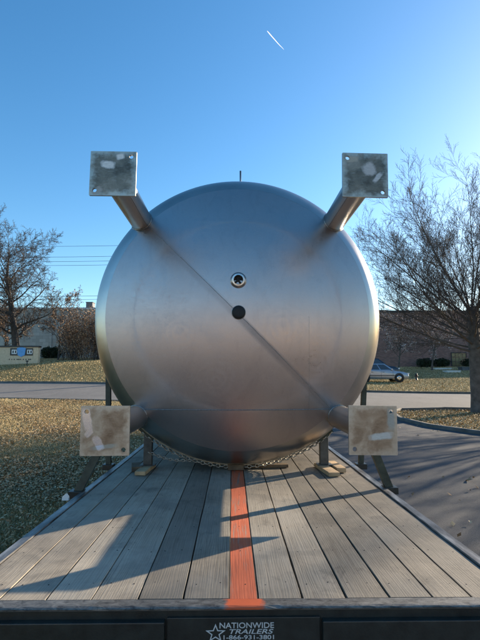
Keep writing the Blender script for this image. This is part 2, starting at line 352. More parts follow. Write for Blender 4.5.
# ------------------------------------------------------------------ terrain
def smooth(e0, e1, x): u = np.clip((x - e0) / (e1 - e0), 0, 1); return u * u * (3 - 2 * u)
ZL = np.array([(-1e6, 0), (9, 0), (24.35, .61), (33.1, 1.27), (41, 3.05), (46, 3.5), (54, 4.0), (70, 4.2), (1e6, 4.2)]); ZR = np.array([(-1e6, 0), (9, 0), (24.35, .35), (33.1, .78), (45, 1.5), (62, 2.9), (80, 3.0), (1e6, 3.0)])
def T(x, y):
    x = np.asarray(x, float); y = np.asarray(y, float); t = y + .25 * np.clip(x, -70, 70); w = smooth(-14, 14, x); z = 0
    for k in (-1.6, -.8, 0, .8, 1.6):
        z = z + (np.interp(t + k, ZL[:, 0], ZL[:, 1]) * (1 - w) + np.interp(t + k, ZR[:, 0], ZR[:, 1]) * w) / 5
    return z
def Tf(x, y): return float(T(x, y))
def gridmesh(name, X, Y, Z, mat):
    n, m = X.shape; V = np.stack([X, Y, Z], -1).reshape(-1, 3); i = np.arange(n * m).reshape(n, m)
    F = np.stack([i[:-1, :-1], i[:-1, 1:], i[1:, 1:], i[1:, :-1]], -1).reshape(-1, 4)
    return npmesh(name, V, F, mat, smooth=True)
ax = np.unique(np.concatenate([np.arange(-40, 40.01, .5), np.arange(-100, 101, 5), np.linspace(-3000, 3000, 61)]))
ay = np.unique(np.concatenate([np.arange(-10, 70.01, .5), np.arange(-100, 130, 5), np.linspace(-3000, 3000, 61)]))
X, Y = np.meshgrid(ax, ay); tag(gridmesh('ground', X, Y, T(X, Y), M['grass_soil']), kind='structure')
T_NEAR, T_FAR = 24.35, 33.1
KERB = np.array([(12, 60), (13, 40), (13.6, 24), (14, 16), (14.8, 10), (16.15, 7.4), (17.6, 6.5), (19.5, 6.2), (22.15, 6.7), (23.3, 7.4), (24.2, 9.5)])   # (t, x) of the island's edge
def sheet(name, ts, xl, xr, nx, lift, mat):
    tt = np.repeat(ts[:, None], nx, 1); u = np.linspace(0, 1, nx)[None]; u = u
    X = xl(ts)[:, None] * (1 - u) + xr(ts)[:, None] * u; Y = tt - .25 * np.clip(X, -70, 70)
    return tag(gridmesh(name, X, Y, T(X, Y) + lift, mat), kind='structure')
xlf = lambda ts: np.where(ts > -1, -1.0, np.interp(ts, [-14, -1], [-45, -1]))
xrf = lambda ts: np.interp(ts, KERB[:, 0], KERB[:, 1])
sheet('yard_pavement', np.arange(-70, 24.36, .35), xlf, xrf, 90, .02, M['asphalt'])
sheet('road', np.linspace(T_NEAR, T_FAR, 24), lambda s: s * 0 - 90., lambda s: s * 0 + 90., 361, .026, M['road'])
def kerb(name, pts, w=.15, h=.13):
    mb = MB(); P = [Vector((x, y, 0)) for x, y in pts]; vs = []; fs = []
    for i, p in enumerate(P):
        d = (P[min(i + 1, len(P) - 1)] - P[max(i - 1, 0)]).normalized(); nrm = Vector((-d.y, d.x, 0)); z = Tf(p.x, p.y)
        for s_, hh in ((-w / 2, -.2), (-w / 2, h - .02), (-w / 2 + .02, h), (w / 2 - .02, h), (w / 2, h - .02), (w / 2, -.2)):
            q = p + nrm * s_; vs.append((q.x, q.y, z + hh))
    for i in range(len(P) - 1):
        for k in range(5): fs.append((i * 6 + k, i * 6 + k + 1, i * 6 + 7 + k, i * 6 + 6 + k))
    fs += [(0, 1, 2, 3, 4, 5), tuple(range(len(vs) - 6, len(vs)))]
    return tag(mb.add(vs, fs).build(name, M['kerb']), kind='structure')
tl = lambda t_, x0, x1: [(x, t_ - .25 * x) for x in np.arange(x0, x1 + .01, 1.0)]
kerb('kerb', tl(T_NEAR - .02, -70, -2.0), h=.07); kerb('kerb', tl(T_NEAR - .02, 9.5, 70)); kerb('kerb', tl(T_FAR + .02, -70, 70))
ts = np.concatenate([np.linspace(12, 24.2, 70)]); kerb('kerb', [(x, t_ - .25 * x) for t_, x in zip(ts, xrf(ts))])

# ------------------------------------------------------------------ flatbed trailer
TR = empty('flatbed_trailer', (0.033, 2.1, 0), 'flatbed trailer with weathered plank deck and one orange board down its centre', 'trailer')
Y0, Y1, DK = 2.165, 15.5, 1.0
def prof_strip(name, x0, x1, z0, z1, ya, yb, mat, parent, ch=.0009, nseg=28, jit=.0007):
    xs = [x0, x0, x0 + ch, x1 - ch, x1, x1]; zs = [z0, z1 - ch, z1, z1, z1 - ch, z0]; vs = []; fs = []
    for i in range(nseg + 1):
        y = ya + (yb - ya) * (i / nseg) ** 1.6; j0, j1, jz = [random.gauss(0, jit) for _ in range(3)]
        for k in range(6): vs.append((xs[k] + (j0 if k < 3 else j1), y, zs[k] + (jz if 0 < k < 5 else 0)))
    for i in range(nseg):
        for k in range(6): fs.append((i * 6 + k, i * 6 + (k + 1) % 6, i * 6 + 6 + (k + 1) % 6, i * 6 + 6 + k))
    fs += [tuple(range(6)), tuple(range(nseg * 6, nseg * 6 + 6))]
    return MB().add(vs, fs).build(name, mat, parent)
XB = [-1.163, -.987, -.788, -.596, -.399, -.208, -.013, .110, .300, .489, .674, .859, 1.028, 1.229]
for i in range(13):
    ga, gb = (.0038, .0062) if i > 6 else (.0028, .0044); w0, w1 = XB[i] + random.uniform(ga, gb), XB[i + 1] - random.uniform(ga, gb); o_ = (i == 6)
    ztop = DK + random.uniform(-.003, .002)
    pk = prof_strip('plank', w0, w1, DK - .042, ztop, Y0 + random.uniform(0, .006), Y1, M['orange_wood' if o_ else 'wood'], TR)
    if o_: pk['label'] = 'narrow centre board painted orange'
    nb = MB()
    for yy in np.arange(2.32, 9, .41):
        for xx in ((w0 + .04, w1 - .04) if not o_ else ((w0 + w1) / 2,)):
            x_, y_ = xx + random.gauss(0, .006), yy + random.gauss(0, .012)
            nb.add([(x_ + .0032 * math.cos(q * PI / 3), y_ + .0032 * math.sin(q * PI / 3), ztop + .0009) for q in range(6)] + [(x_ + .004 * math.cos(q * PI / 3), y_ + .004 * math.sin(q * PI / 3), DK - .006) for q in range(6)],
                   [tuple(range(6))] + [(q, q + 6, (q + 1) % 6 + 6, (q + 1) % 6) for q in range(6)])
    tag(nb.build('nail_heads', M['bore'], pk), kind='stuff')
for s_ in (-1, 1):
    xo = 0.033 + s_ * 1.259; xi = 0.033 + s_ * 1.200
    prof_strip('rub_rail', min(xo, xi), max(xo, xi), .90, DK + .006, 2.12, Y1, M['rail'], TR, .004, 20, .0008)
    MB().box(min(xi, xo) + (.004 if s_ > 0 else -.012), max(xi, xo) + (.012 if s_ > 0 else -.004), 2.2, Y1, .70, .897).build('side_rail', M['black_steel'], TR)
    for yy in np.arange(2.9, 15, .61):
        xa = xo + s_ * .002
        MB().box(min(xa, xa + s_ * .062), max(xa, xa + s_ * .014), yy, yy + .11, .80, .93).build('stake_pocket', M['black_steel'], TR)
    MB().box(.033 + s_ * .48 - .09, .033 + s_ * .48 + .09, 2.3, Y1, .48, .80).build('main_beam', M['black_steel'], TR)
# rear: worn metal plate on top, rounded lip, black bumper face with the maker's plate
mb = MB(); prof = [(2.160, DK - .012), (2.160, DK + .001), (2.104, DK + .001), (2.095, DK - .001), (2.091, DK - .006), (2.093, DK - .012)]
xs = np.linspace(-1.226, 1.292, 60); vs = []; fs = []
for x in xs:
    j = random.gauss(0, .0012)
    for k, (y, z) in enumerate(prof): vs.append((x, y + (j if 2 < k < 5 else 0), z + (j if k == 3 else 0)))
n_ = len(prof)
for i in range(len(xs) - 1):
    for k in range(n_): fs.append((i * n_ + k, i * n_ + (k + 1) % n_, (i + 1) * n_ + (k + 1) % n_, (i + 1) * n_ + k))
fs += [tuple(range(n_)), tuple(range(len(vs) - n_, len(vs)))]
mb.add(vs, fs).build('rear_plate', M['rear_plate'], TR)
MB().box(-1.222, 1.288, 2.0985, 2.155, .62, DK - .0125, .004).build('rear_beam', M['black_steel'], TR)
zl_ = ony(80, 620.5, 2.09)[2]
for xa, xb in ((-1.215, ony(165, 620, 2.09)[0]), (ony(322, 620, 2.09)[0], 1.28)):
    MB().box(xa, xb, 2.066, 2.10, .66, zl_, .004).build('bumper_panel', M['black_steel'], TR)
mp = MB().box(ony(167, 620, 2.09)[0], ony(320, 620, 2.09)[0], 2.086, 2.0985, .70, ony(240, 617, 2.09)[2], .003).build('name_plate', M['black_steel'], TR)
def text_obj(body, px0, px1, pybase, pyh, Yf, parent, shear=0.0, mat='white_letter'):
    cu = bpy.data.curves.new('txt', 'FONT'); cu.body = body; cu.extrude = .0008; cu.offset = .012
    tmp = bpy.data.objects.new('txt', cu); col.objects.link(tmp)
    me = bpy.data.meshes.new_from_object(tmp.evaluated_get(bpy.context.evaluated_depsgraph_get())); bpy.data.objects.remove(tmp)
    co = np.array([v.co[:] for v in me.vertices]); x0, x1 = co[:, 0].min(), co[:, 0].max(); h = co[:, 1].max()
    a, b = ony(px0, pybase, Yf), ony(px1, pybase, Yf); zh = ony(px0, pybase - pyh, Yf)[2] - a[2]
    for v in me.vertices:
        x, y, z = v.co; fy = y / h
        v.co = (a[0] + (x - x0 + shear * y) / (x1 - x0) * (b[0] - a[0]), Yf - (.001 if z > 0 else 0), a[2] + fy * zh)
    me.materials.append(M[mat]); o = bpy.data.objects.new('lettering', me); col.objects.link(o)
    if parent: o.parent = parent
    o['label'] = 'pale lettering reading ' + body
    return o
text_obj('NATIONWIDE', 219.5, 274, 628.2, 5.6, 2.0855, mp); text_obj('TRAILERS', 228, 272, 633.8, 4.6, 2.0855, mp, .25); text_obj('1-866-931-3801', 223.5, 274, 639.4, 4.2, 2.0855, mp)
sc = ony(215.5, 633.5, 2.0855); pts = []
for rad_ in (1.0, .72):
    pts.append([(sc[0] + (.037 if k % 2 == 0 else .0155) * rad_ * math.sin(k * PI / 5) * (1.15), sc[2] + (.037 if k % 2 == 0 else .0155) * rad_ * math.cos(k * PI / 5)) for k in range(10)])
vs = [(x, y, z) for y in (2.0845, 2.0858) for ring in pts for x, z in ring]; fs = []
for k in range(10):
    j = (k + 1) % 10; fs += [(k, j, 10 + j, 10 + k), (20 + k, 20 + j, 30 + j, 30 + k), (k, j, 20 + j, 20 + k), (10 + k, 10 + j, 30 + j, 30 + k)]
MB().add(vs, fs).build('star_emblem', M['white_letter'], mp)
# running gear
for ya in (9.2, 10.5):
    MB().tube([(-.95, ya, .46), (1.0, ya, .46)], .06, 10).build('axle', M['black_steel'], TR)
    for xw in (-1.06, -.72, .79, 1.13):
        wl_ = MB().lathe([(.28, -.12), (.44, -.125), (.475, -.10), (.485, 0), (.475, .10), (.44, .125), (.28, .12)], (xw, ya, .485), 'X', 32).build('tyre', M['rubber'], TR)
        MB().lathe([(.05, -.03), (.12, -.05), (.26, -.10), (.285, -.11), (.285, .11), (.26, .10), (.12, .05), (.05, .03)], (xw, ya, .485), 'X', 24).build('rim', M['rail'], wl_)
MB().box(-.35, -.25, 13.8, 13.95, .0, .49).box(-.42, -.18, 13.75, 14.0, 0.0, .03).build('landing_leg', M['black_steel'], TR)
MB().box(.31, .41, 13.8, 13.95, .0, .49).box(.24, .48, 13.75, 14.0, 0.0, .03).build('landing_leg', M['black_steel'], TR)

# ------------------------------------------------------------------ the tank, lying on its side, foot end towards the rear of the trailer
CX, CZ, RIM, RAD = .053, 2.523, 4.954, 1.463
RC, RE = 4.4, 1.305; SA = RE / RC; CA = math.sqrt(1 - SA * SA); A1 = math.asin(SA) + R(5); RK = (RAD - RE) / (1 - math.sin(A1)); RKC = RAD - RK
NOSE = RIM - RK * math.cos(A1) - (RC - RC * CA)
def headY(r):
    r = min(r, RAD)
    return NOSE + RC - math.sqrt(RC * RC - r * r) if r <= RE else RIM - math.sqrt(max(0, RK * RK - (r - RKC) ** 2))
TK = empty('storage_tank', (CX, RIM, DK + .06), 'big round stainless steel tank lying on its side with four legs pointing out', 'tank')
prof = [(.0015, headY(0))] + [(r, headY(r)) for r in np.linspace(.04, RE, 34)]
mb = MB(); mb.lathe(prof, (CX, 0, CZ), 'Y', 160)
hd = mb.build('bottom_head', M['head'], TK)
a0 = A1; prof = [(RKC + RK * math.sin(a), RIM - RK * math.cos(a)) for a in np.linspace(a0, PI / 2, 14)]
prof[0] = (prof[0][0], prof[0][1] - .0004)
MB().lathe(prof, (CX, 0, CZ), 'Y', 160).build('knuckle_ring', M['knuckle'], TK)
MB().lathe([(RAD, RIM), (RAD, RIM + .02), (RAD + .0, RIM + 5.2)] + [(RAD * math.cos(a), RIM + 5.2 + .5 * math.sin(a)) for a in np.linspace(.1, 1.5, 10)], (CX, 0, CZ), 'Y', 160).build('shell', M['steel'], TK)
for yy in (RIM + .012, RIM + 1.75, RIM + 3.5):
    MB().lathe([(RAD - .003, yy - .008), (RAD + .003, yy - .004), (RAD + .003, yy + .004), (RAD - .003, yy + .008)], (CX, 0, CZ), 'Y', 120).build('girth_weld', M['weld'], TK)
def head_path(p, q, n, lift=.001):
    o = []
    for k in range(n + 1):
        x = p[0] + (q[0] - p[0]) * k / n; z = p[1] + (q[1] - p[1]) * k / n
        x += random.gauss(0, .0010); o.append((CX + x, headY(math.hypot(x, z)) - lift, CZ + z))
    return o
MB().tube(head_path((-.92, .92), (.92, -.92), 90), .0022, 6).build('weld_seam', M['weld'], TK)
zs_ = ony(240, 410.5, 4.56)[2] - CZ
MB().tube(head_path((-1.02, zs_), (1.02, zs_), 80), .0045, 6).build('weld_seam', M['weld'], TK)
MB().tube(head_path((.68, -.02), (.68, zs_), 40, 0), .0012, 5).build('weld_seam', M['weld'], TK)
LX, LZ, LR, PS = .989, .986, .110, .36; YP = RIM - 1.318
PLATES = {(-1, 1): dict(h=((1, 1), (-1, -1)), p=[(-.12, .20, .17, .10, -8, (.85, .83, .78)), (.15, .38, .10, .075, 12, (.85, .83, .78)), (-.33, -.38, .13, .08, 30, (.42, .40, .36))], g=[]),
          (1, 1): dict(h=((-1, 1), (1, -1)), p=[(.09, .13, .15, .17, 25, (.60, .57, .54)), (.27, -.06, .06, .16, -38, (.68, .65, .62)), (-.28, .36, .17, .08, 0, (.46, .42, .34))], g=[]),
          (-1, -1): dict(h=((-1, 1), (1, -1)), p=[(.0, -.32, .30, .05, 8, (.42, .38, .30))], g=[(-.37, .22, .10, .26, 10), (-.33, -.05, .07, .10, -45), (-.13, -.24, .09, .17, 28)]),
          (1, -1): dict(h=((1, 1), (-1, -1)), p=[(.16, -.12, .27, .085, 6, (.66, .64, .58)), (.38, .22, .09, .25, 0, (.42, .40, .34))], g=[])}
for (sx_, sz_), P in PLATES.items():
    lx, lz = sx_ * LX, sz_ * LZ; mb = MB()
    # pipe, its end cut to the curve of the head
    n = 40; ring0 = []; ring1 = []
    for k in range(n):
        a = 2 * PI * k / n; x, z = lx + LR * math.cos(a), lz + LR * math.sin(a)
        ring0.append((CX + x, YP + .001, CZ + z)); ring1.append((CX + x, min(headY(math.hypot(x, z)) + .03, RIM + .015), CZ + z))
    mb.add(ring0 + ring1, [(k, (k + 1) % n, n + (k + 1) % n, n + k) for k in range(n)], True).add(ring1, [tuple(range(n))])
    leg = mb.build('leg', M['steel'], TK, sharp=50)
    bead = [(CX + lx + (LR + .002) * math.cos(a), headY(math.hypot(lx + LR * math.cos(a), lz + LR * math.sin(a))) - .002, CZ + lz + (LR + .002) * math.sin(a)) for a in np.linspace(0, 2 * PI, 73) if math.hypot(lx + LR * math.cos(a), lz + LR * math.sin(a)) < RAD - .005]
    g = max(range(len(bead)), key=lambda i: (Vector(bead[i]) - Vector(bead[i - 1])).length); bead = bead[g:] + bead[:g]
    MB().tube(bead, .0075, 6).build('weld_bead', M['weld'], leg)
    MB().tube([(CX + lx - .078 * sx_, YP + .02, CZ + lz - .079), (CX + lx - .078 * sx_, 4.75, CZ + lz - .079)], .0035, 5).build('pipe_seam', M['weld'], leg)
    # base plate with two drilled bolt holes
    bm = bmesh.new(); hs = PS / 2; cr = .004
    outer = [bm.verts.new((x, 0, z)) for x, z in ((-hs + cr, -hs), (hs - cr, -hs), (hs, -hs + cr), (hs, hs - cr), (hs - cr, hs), (-hs + cr, hs), (-hs, hs - cr), (-hs, -hs + cr))]
    ed = [bm.edges.new((outer[i], outer[(i + 1) % 8])) for i in range(8)]
    for hx, hz in P['h']:
        ring = [bm.verts.new((hx * (hs - .042) + .0165 * math.cos(2 * PI * k / 16), 0, hz * (hs - .042) + .0165 * math.sin(2 * PI * k / 16))) for k in range(16)]
        ed += [bm.edges.new((ring[i], ring[(i + 1) % 16])) for i in range(16)]
    bmesh.ops.triangle_fill(bm, use_beauty=True, use_dissolve=False, edges=ed)
    ex = bmesh.ops.extrude_face_region(bm, geom=bm.faces[:]); bmesh.ops.translate(bm, verts=[v for v in ex['geom'] if isinstance(v, bmesh.types.BMVert)], vec=(0, -.019, 0))
    bmesh.ops.recalc_face_normals(bm, faces=bm.faces[:])
    rot = Matrix.Rotation({(-1, 1): .010, (1, 1): .018, (-1, -1): -.005, (1, -1): .012}[(sx_, sz_)], 4, 'Y')
    for v in bm.verts: v.co = rot @ v.co + Vector((CX + lx, YP, CZ + lz))
    me = bpy.data.meshes.new('base_plate'); bm.to_mesh(me); bm.free()
    me.materials.append(mat_plate('plate_steel', CX + lx, CZ + lz, PS, P['p'], sx_ * 2 + sz_ + 5, P['g'], 1.0 if sz_ > 0 else 1.45))
    o = bpy.data.objects.new('base_plate', me); col.objects.link(o); o.parent = leg
# pipe fittings at the middle of the head
def on_head(px, py):
    p = ony(px, py, 4.42); x, z = p[0] - CX, p[2] - CZ; return x, z, headY(math.hypot(x, z))
x, z, y = on_head(238.5, 278)
f1 = MB().lathe([(.080, y + .012), (.078, y - .006), (.066, y - .018), (.060, y - .034), (.046, y - .036), (.043, y - .030), (.043, y + .05)], (CX + x, 0, CZ + z), 'Y', 32).build('upper_coupling', M['bright'], TK, sharp=40)
mb = MB().lathe([(.001, y + .0), (.0425, y + .0)], (CX + x, 0, CZ + z), 'Y', 20)
for a in (0, PI / 2): mb.tube([(CX + x + .041 * math.cos(a + .6), y - .008, CZ + z + .041 * math.sin(a + .6)), (CX + x - .041 * math.cos(a + .6), y - .008, CZ + z - .041 * math.sin(a + .6))], .009, 6)
mb.build('plug', M['bore'], f1)
x, z, y = on_head(238.8, 311)
f2 = MB().lathe([(.070, y + .012), (.068, y - .003), (.064, y - .005), (.0625, y - .002), (.0625, y + .05)], (CX + x, 0, CZ + z), 'Y', 32).build('lower_coupling', M['weld'], TK, sharp=40)
MB().lathe([(.001, y - .008), (.03, y - .008), (.0622, y - .0065), (.0622, y + .01)], (CX + x, 0, CZ + z), 'Y', 24).build('plug', M['bore'], f2)
# thin rod and pad on the top of the shell
xr_, _, zr_ = ony(240.5, 171, 5.35)
MB().tube([(xr_, 5.35, CZ + RAD - .02), (xr_, 5.35, zr_)], .011, 8).build('vent_rod', M['steel'], TK)
MB().box(CX - .19, CX + .14, 5.2, 5.6, CZ + RAD - .02, CZ + RAD + .012, .004).build('lifting_pad', M['steel'], TK)

# ------------------------------------------------------------------ what holds the tank down
def chain_links(path, link=.052, wire=.0065):
    mb = MB(); P = [Vector(p) for p in path]; L = [0]
    for a, b in zip(P, P[1:]): L.append(L[-1] + (b - a).length)
    n = int(L[-1] / (link * .74)); flip = 0
    for i in range(n + 1):
        s_ = L[-1] * i / n; k = max(0, min(len(P) - 2, int(np.searchsorted(L, s_)) - 1)); u = (s_ - L[k]) / max(1e-6, L[k + 1] - L[k])
        c = P[k].lerp(P[k + 1], u); d = (P[k + 1] - P[k]).normalized(); s1 = d.cross(Vector((0, 1, 0.1))).normalized(); s2 = d.cross(s1)
        w = s1 if flip else s2; flip ^= 1; loop = []
        for q in range(10):
            a = 2 * PI * q / 10; loop.append(c + d * (link / 2 - wire) * (abs(math.cos(a)) ** .7) * (1 if math.cos(a) > 0 else -1) + w * (link * .31) * math.sin(a))
        loop.append(loop[0]); mb.tube(loop, wire, 5, cap=False)
    return mb
arc = lambda r, y, a0, a1, n: [(CX + r * math.cos(a), y, CZ + r * math.sin(a)) for a in np.linspace(R(a0), R(a1), n)]
tag(chain_links(arc(RAD + .034, RIM + .015, -129, -51, 60)).build('tie_down_chain', M['chain']), 'grey steel chain slung tightly under the bottom rim of the tank', 'chain')
st = MB(); A = arc(1, 0, -131, -49, 60); vs = []; fs = []
for x, y, z in A:
    dx, dz = x - CX, z - CZ
    for r, y_ in ((RAD + .0015, RIM - .002), (RAD + .013, RIM - .002), (RAD + .013, RIM + .052), (RAD + .0015, RIM + .052)): vs.append((CX + dx * r, y_, CZ + dz * r))
for i in range(len(A) - 1):
    for k in range(4): fs.append((i * 4 + k, i * 4 + (k + 1) % 4, i * 4 + 4 + (k + 1) % 4, i * 4 + 4 + k))
fs += [(0, 1, 2, 3), tuple(range(len(vs) - 4, len(vs)))]
tag(st.add(vs, fs).build('tie_down_strap', M['webbing']), 'flat tan strap hugging the underside of the tank just behind its rim', 'strap')
pa, pb = Vector((-.83, 4.96, 1.17)), Vector((-.40, 4.985, 1.09))
tag(chain_links([pa.lerp(pb, u) - Vector((0, 0, .03 * math.sin(PI * u))) for u in np.linspace(0, 1, 14)], .04, .005).build('loose_chain', M['chain']), 'short slack chain hanging beside the left support post', 'chain')
for nm, xp, side in (('l', -.852, 'left'), ('r', .930, 'right')):
    tz = CZ - math.sqrt(RAD ** 2 - (xp - CX) ** 2)
    sp = empty('support_post', (xp, 4.99, DK + .045), 'square steel post under the tank, standing on ' + ('dark old wood blocks' if side == 'left' else 'pale fresh lumber blocks'), 'support post', 'posts under the tank')
    MB().box(xp - .042, xp + .042, 4.965, 5.045, DK + .047, tz - .012, .006).build('post', M['post_steel'], sp)
    s_ = 1 if xp > 0 else -1; th = math.atan2(tz - CZ, xp - CX); c, q = math.cos(th), math.sin(th)
    pad = [(CX + c * r - q * d * .09, CZ + q * r + c * d * .09) for r, d in ((RAD + .012, -1), (RAD + .012, 1), (RAD + .042, 1), (RAD + .042, -1))]
    MB().prism(pad, 4.93 + .03, 5.09).build('saddle_pad', M['green_steel'], sp)
    MB().box(xp - .075, xp + .075, 4.94, 5.07, DK + .0405, DK + .049).build('foot_plate', M['post_steel'], sp)
def block(x, y, w, l, h, rz, mat, label, grp=None, z=DK + .0035):
    o = MB().box(-w / 2, w / 2, -l / 2, l / 2, 0, h, .004).build('wood_block', M[mat]); o.location = (x, y, z); o.rotation_euler = (0, 0, R(rz)); return tag(o, label, 'wood block', grp or 'wood blocks on the deck')
block(-.855, 4.90, .10, .44, .037, -4, 'lumber', 'yellowish wood block under the left support post')
block(-.962, 4.99, .10, .26, .045, 12, 'oldlumber', 'dark wood block wedged against the outside of the left support post')
block(.925, 4.86, .105, .52, .037, 6, 'lumber', 'long pale lumber block under the right support post')
block(1.045, 4.98, .09, .40, .045, 4, 'lumber', 'pale lumber block lying beside the right support post')
block(.035, 5.03, .16, .22, .052, 0, 'oldlumber', 'dark wood chock under the lowest point of the tank on the orange board')
block(.36, 5.07, .42, .09, .032, 5, 'oldlumber', 'old board lying crosswise under the tank right of the orange board')
# leaning stakes in the side pockets
def stake(base, top, w, label, mat='green_steel'):
    b, t_ = Vector(base), Vector(top); o = empty('side_stake', base, label, 'stake', 'stakes along the deck sides')
    d = (t_ - b).normalized(); a = d.cross(Vector((0, 1, 0))).normalized(); c = d.cross(a); h = w / 2; vs = []
    for p in (b, t_):
        for i, j in ((-1, -1), (1, -1), (1, 1), (-1, 1)): vs.append(p + a * h * i + c * h * j)
    MB().add(vs, [(0, 1, 2, 3), (4, 5, 6, 7)] + [(k, (k + 1) % 4, 4 + (k + 1) % 4, 4 + k) for k in range(4)]).build('bar', M[mat], o)
    MB().box(b.x - .055, b.x + .055, b.y - .055, b.y + .055, b.z - .02, b.z + .035, .004).build('socket', M['black_steel'], o)
    return o
stake((-1.262, 4.06, .98), (-1.03, 4.10, 1.475), .062, 'dark steel stake leaning from the left deck edge to the lower left leg')
stake((1.325, 4.16, .98), (1.135, 4.16, 1.475), .062, 'dark steel stake leaning from the right deck edge to the lower right leg')
stake((-1.30, 5.22, .98), (-1.34, 5.22, 2.18), .05, 'upright dark stake between the left deck edge and the tank side')
stake((1.36, 5.22, .98), (1.445, 5.22, 2.18), .05, 'upright dark stake between the right deck edge and the tank side')
o = MB().prism([(-.026, 0), (.028, 0), (.024, .028), (.004, .05), (-.02, .03)], -.012, .012).build('white_chip', M['white']); o.location = (-1.285, 3.86, .986)
tag(o, 'small white wedge standing on the left deck edge beside the leaning stake', 'wedge')

# ------------------------------------------------------------------ trees
def rot_about(v, axis, a): return Matrix.Rotation(a, 3, axis) @ v
class Tree:
    def __init__(s, seed): s.r = random.Random(seed); s.segs = {}       # level -> list of polylines (pts, radii)
    def grow(s, p, d, L, r, lev, spec):
        q = spec[lev]; rr = s.r; n = q['n']; pts = [p.copy()]; rad = [r]; d = d.normalized(); rend = max(spec[-1].get('rmin', .006), r * q['taper'])
        for i in range(n):
            d = (d + Vector((rr.gauss(0, 1), rr.gauss(0, 1), rr.gauss(0, 1))) * q['wob'] + Vector((0, 0, q['up']))).normalized()
            p = p + d * (L / n); pts.append(p.copy()); rad.append(r + (rend - r) * (i + 1) / n)
        s.segs.setdefault(lev, []).append((pts, rad))
        if lev + 1 >= len(spec): return
        k = q['kids']; k = k if rr.random() > .0 else k; nx = spec[lev + 1]; az0 = rr.random() * 7
        for i in range(k):
            f = q['f0'] + (1 - q['f0']) * (i + rr.random() * .8) / k; f = min(f, .995); idx = min(int(f * n), n - 1); u = f * n - idx
            bp = pts[idx].lerp(pts[idx + 1], u); bd = (pts[idx + 1] - pts[idx]).normalized()
            perp = bd.cross(Vector((rr.gauss(0, 1), rr.gauss(0, 1), rr.gauss(0, 1)))).normalized()
            if lev == 0:
                a = az0 + i * 2.4; perp = Vector((math.cos(a), math.sin(a), 0)); ax_ = bd.cross(perp).normalized()
            else: ax_ = perp
            if lev == 0 and 'dome' in q:
                rx, rz = q['dome']; ph = math.acos(1 - (1 - math.cos(R(80))) * (i + .5) / k); th = i * 2.39996 + az0
                tgt = pts[0] + Vector((rx * math.sin(ph) * math.cos(th), rx * math.sin(ph) * math.sin(th), L * .80 + rz * math.cos(ph)))
                fr = .97 - .40 * (i / k); idx = min(int(fr * n), n - 1); bp = pts[idx].lerp(pts[idx + 1], fr * n - idx); dv = tgt - bp
                s.grow(bp, dv.normalized() + Vector((dv.x, dv.y, 0)) * .07 - Vector((0, 0, .12)), dv.length * rr.uniform(.92, 1.06), rad[idx] * nx['thick'] * rr.uniform(.8, 1.15), 1, spec); continue
            nd = rot_about(bd, ax_, R(nx['ang'] * rr.uniform(.65, 1.3)))
            br = rad[idx] * (1 - u) + rad[idx + 1] * u
            s.grow(bp, nd, L * nx['len'] * rr.uniform(*nx.get('var', (.7, 1.2))) * (1 - .35 * f if lev else 1), max(br * nx['thick'], spec[-1].get('rmin', .006)), lev + 1, spec)
        return s
def tube_np(polys, n):
    V = []; F = []; base = 0; ang = np.linspace(0, 2 * PI, n, endpoint=False); ca, sa = np.cos(ang)[:, None], np.sin(ang)[:, None]
    for pts, rad in polys:
        P = np.array(pts); m = len(P); d = np.gradient(P, axis=0); d /= np.linalg.norm(d, axis=1)[:, None] + 1e-9
        ref = np.array([0.31, 0.2, 0.93]) if abs(d[0] @ np.array([.31, .2, .93])) < .9 else np.array([1., 0, 0])
        a = np.cross(d, ref); a /= np.linalg.norm(a, axis=1)[:, None] + 1e-9; b = np.cross(d, a)
        for i in range(m): V.append(P[i] + rad[i] * (ca * a[i] + sa * b[i]))
        k = np.arange(n); k2 = (k + 1) % n
        for i in range(m - 1): F.append(np.stack([base + i * n + k, base + i * n + k2, base + (i + 1) * n + k2, base + (i + 1) * n + k], -1))
        base += m * n
    return np.concatenate(V), np.concatenate(F)
def leaf_quads(C, size, seed, elong=1.5):
    g = np.random.default_rng(seed); n = len(C); a = g.normal(size=(n, 3)); a /= np.linalg.norm(a, axis=1)[:, None]
    b = np.cross(a, g.normal(size=(n, 3))); b /= np.linalg.norm(b, axis=1)[:, None]; s_ = size * g.uniform(.6, 1.3, (n, 1))
    V = np.stack([C - a * s_ * elong, C + b * s_ * .7, C + a * s_ * elong, C - b * s_ * .7], 1).reshape(-1, 3)
    return V, np.arange(4 * n).reshape(n, 4), g.random(n)
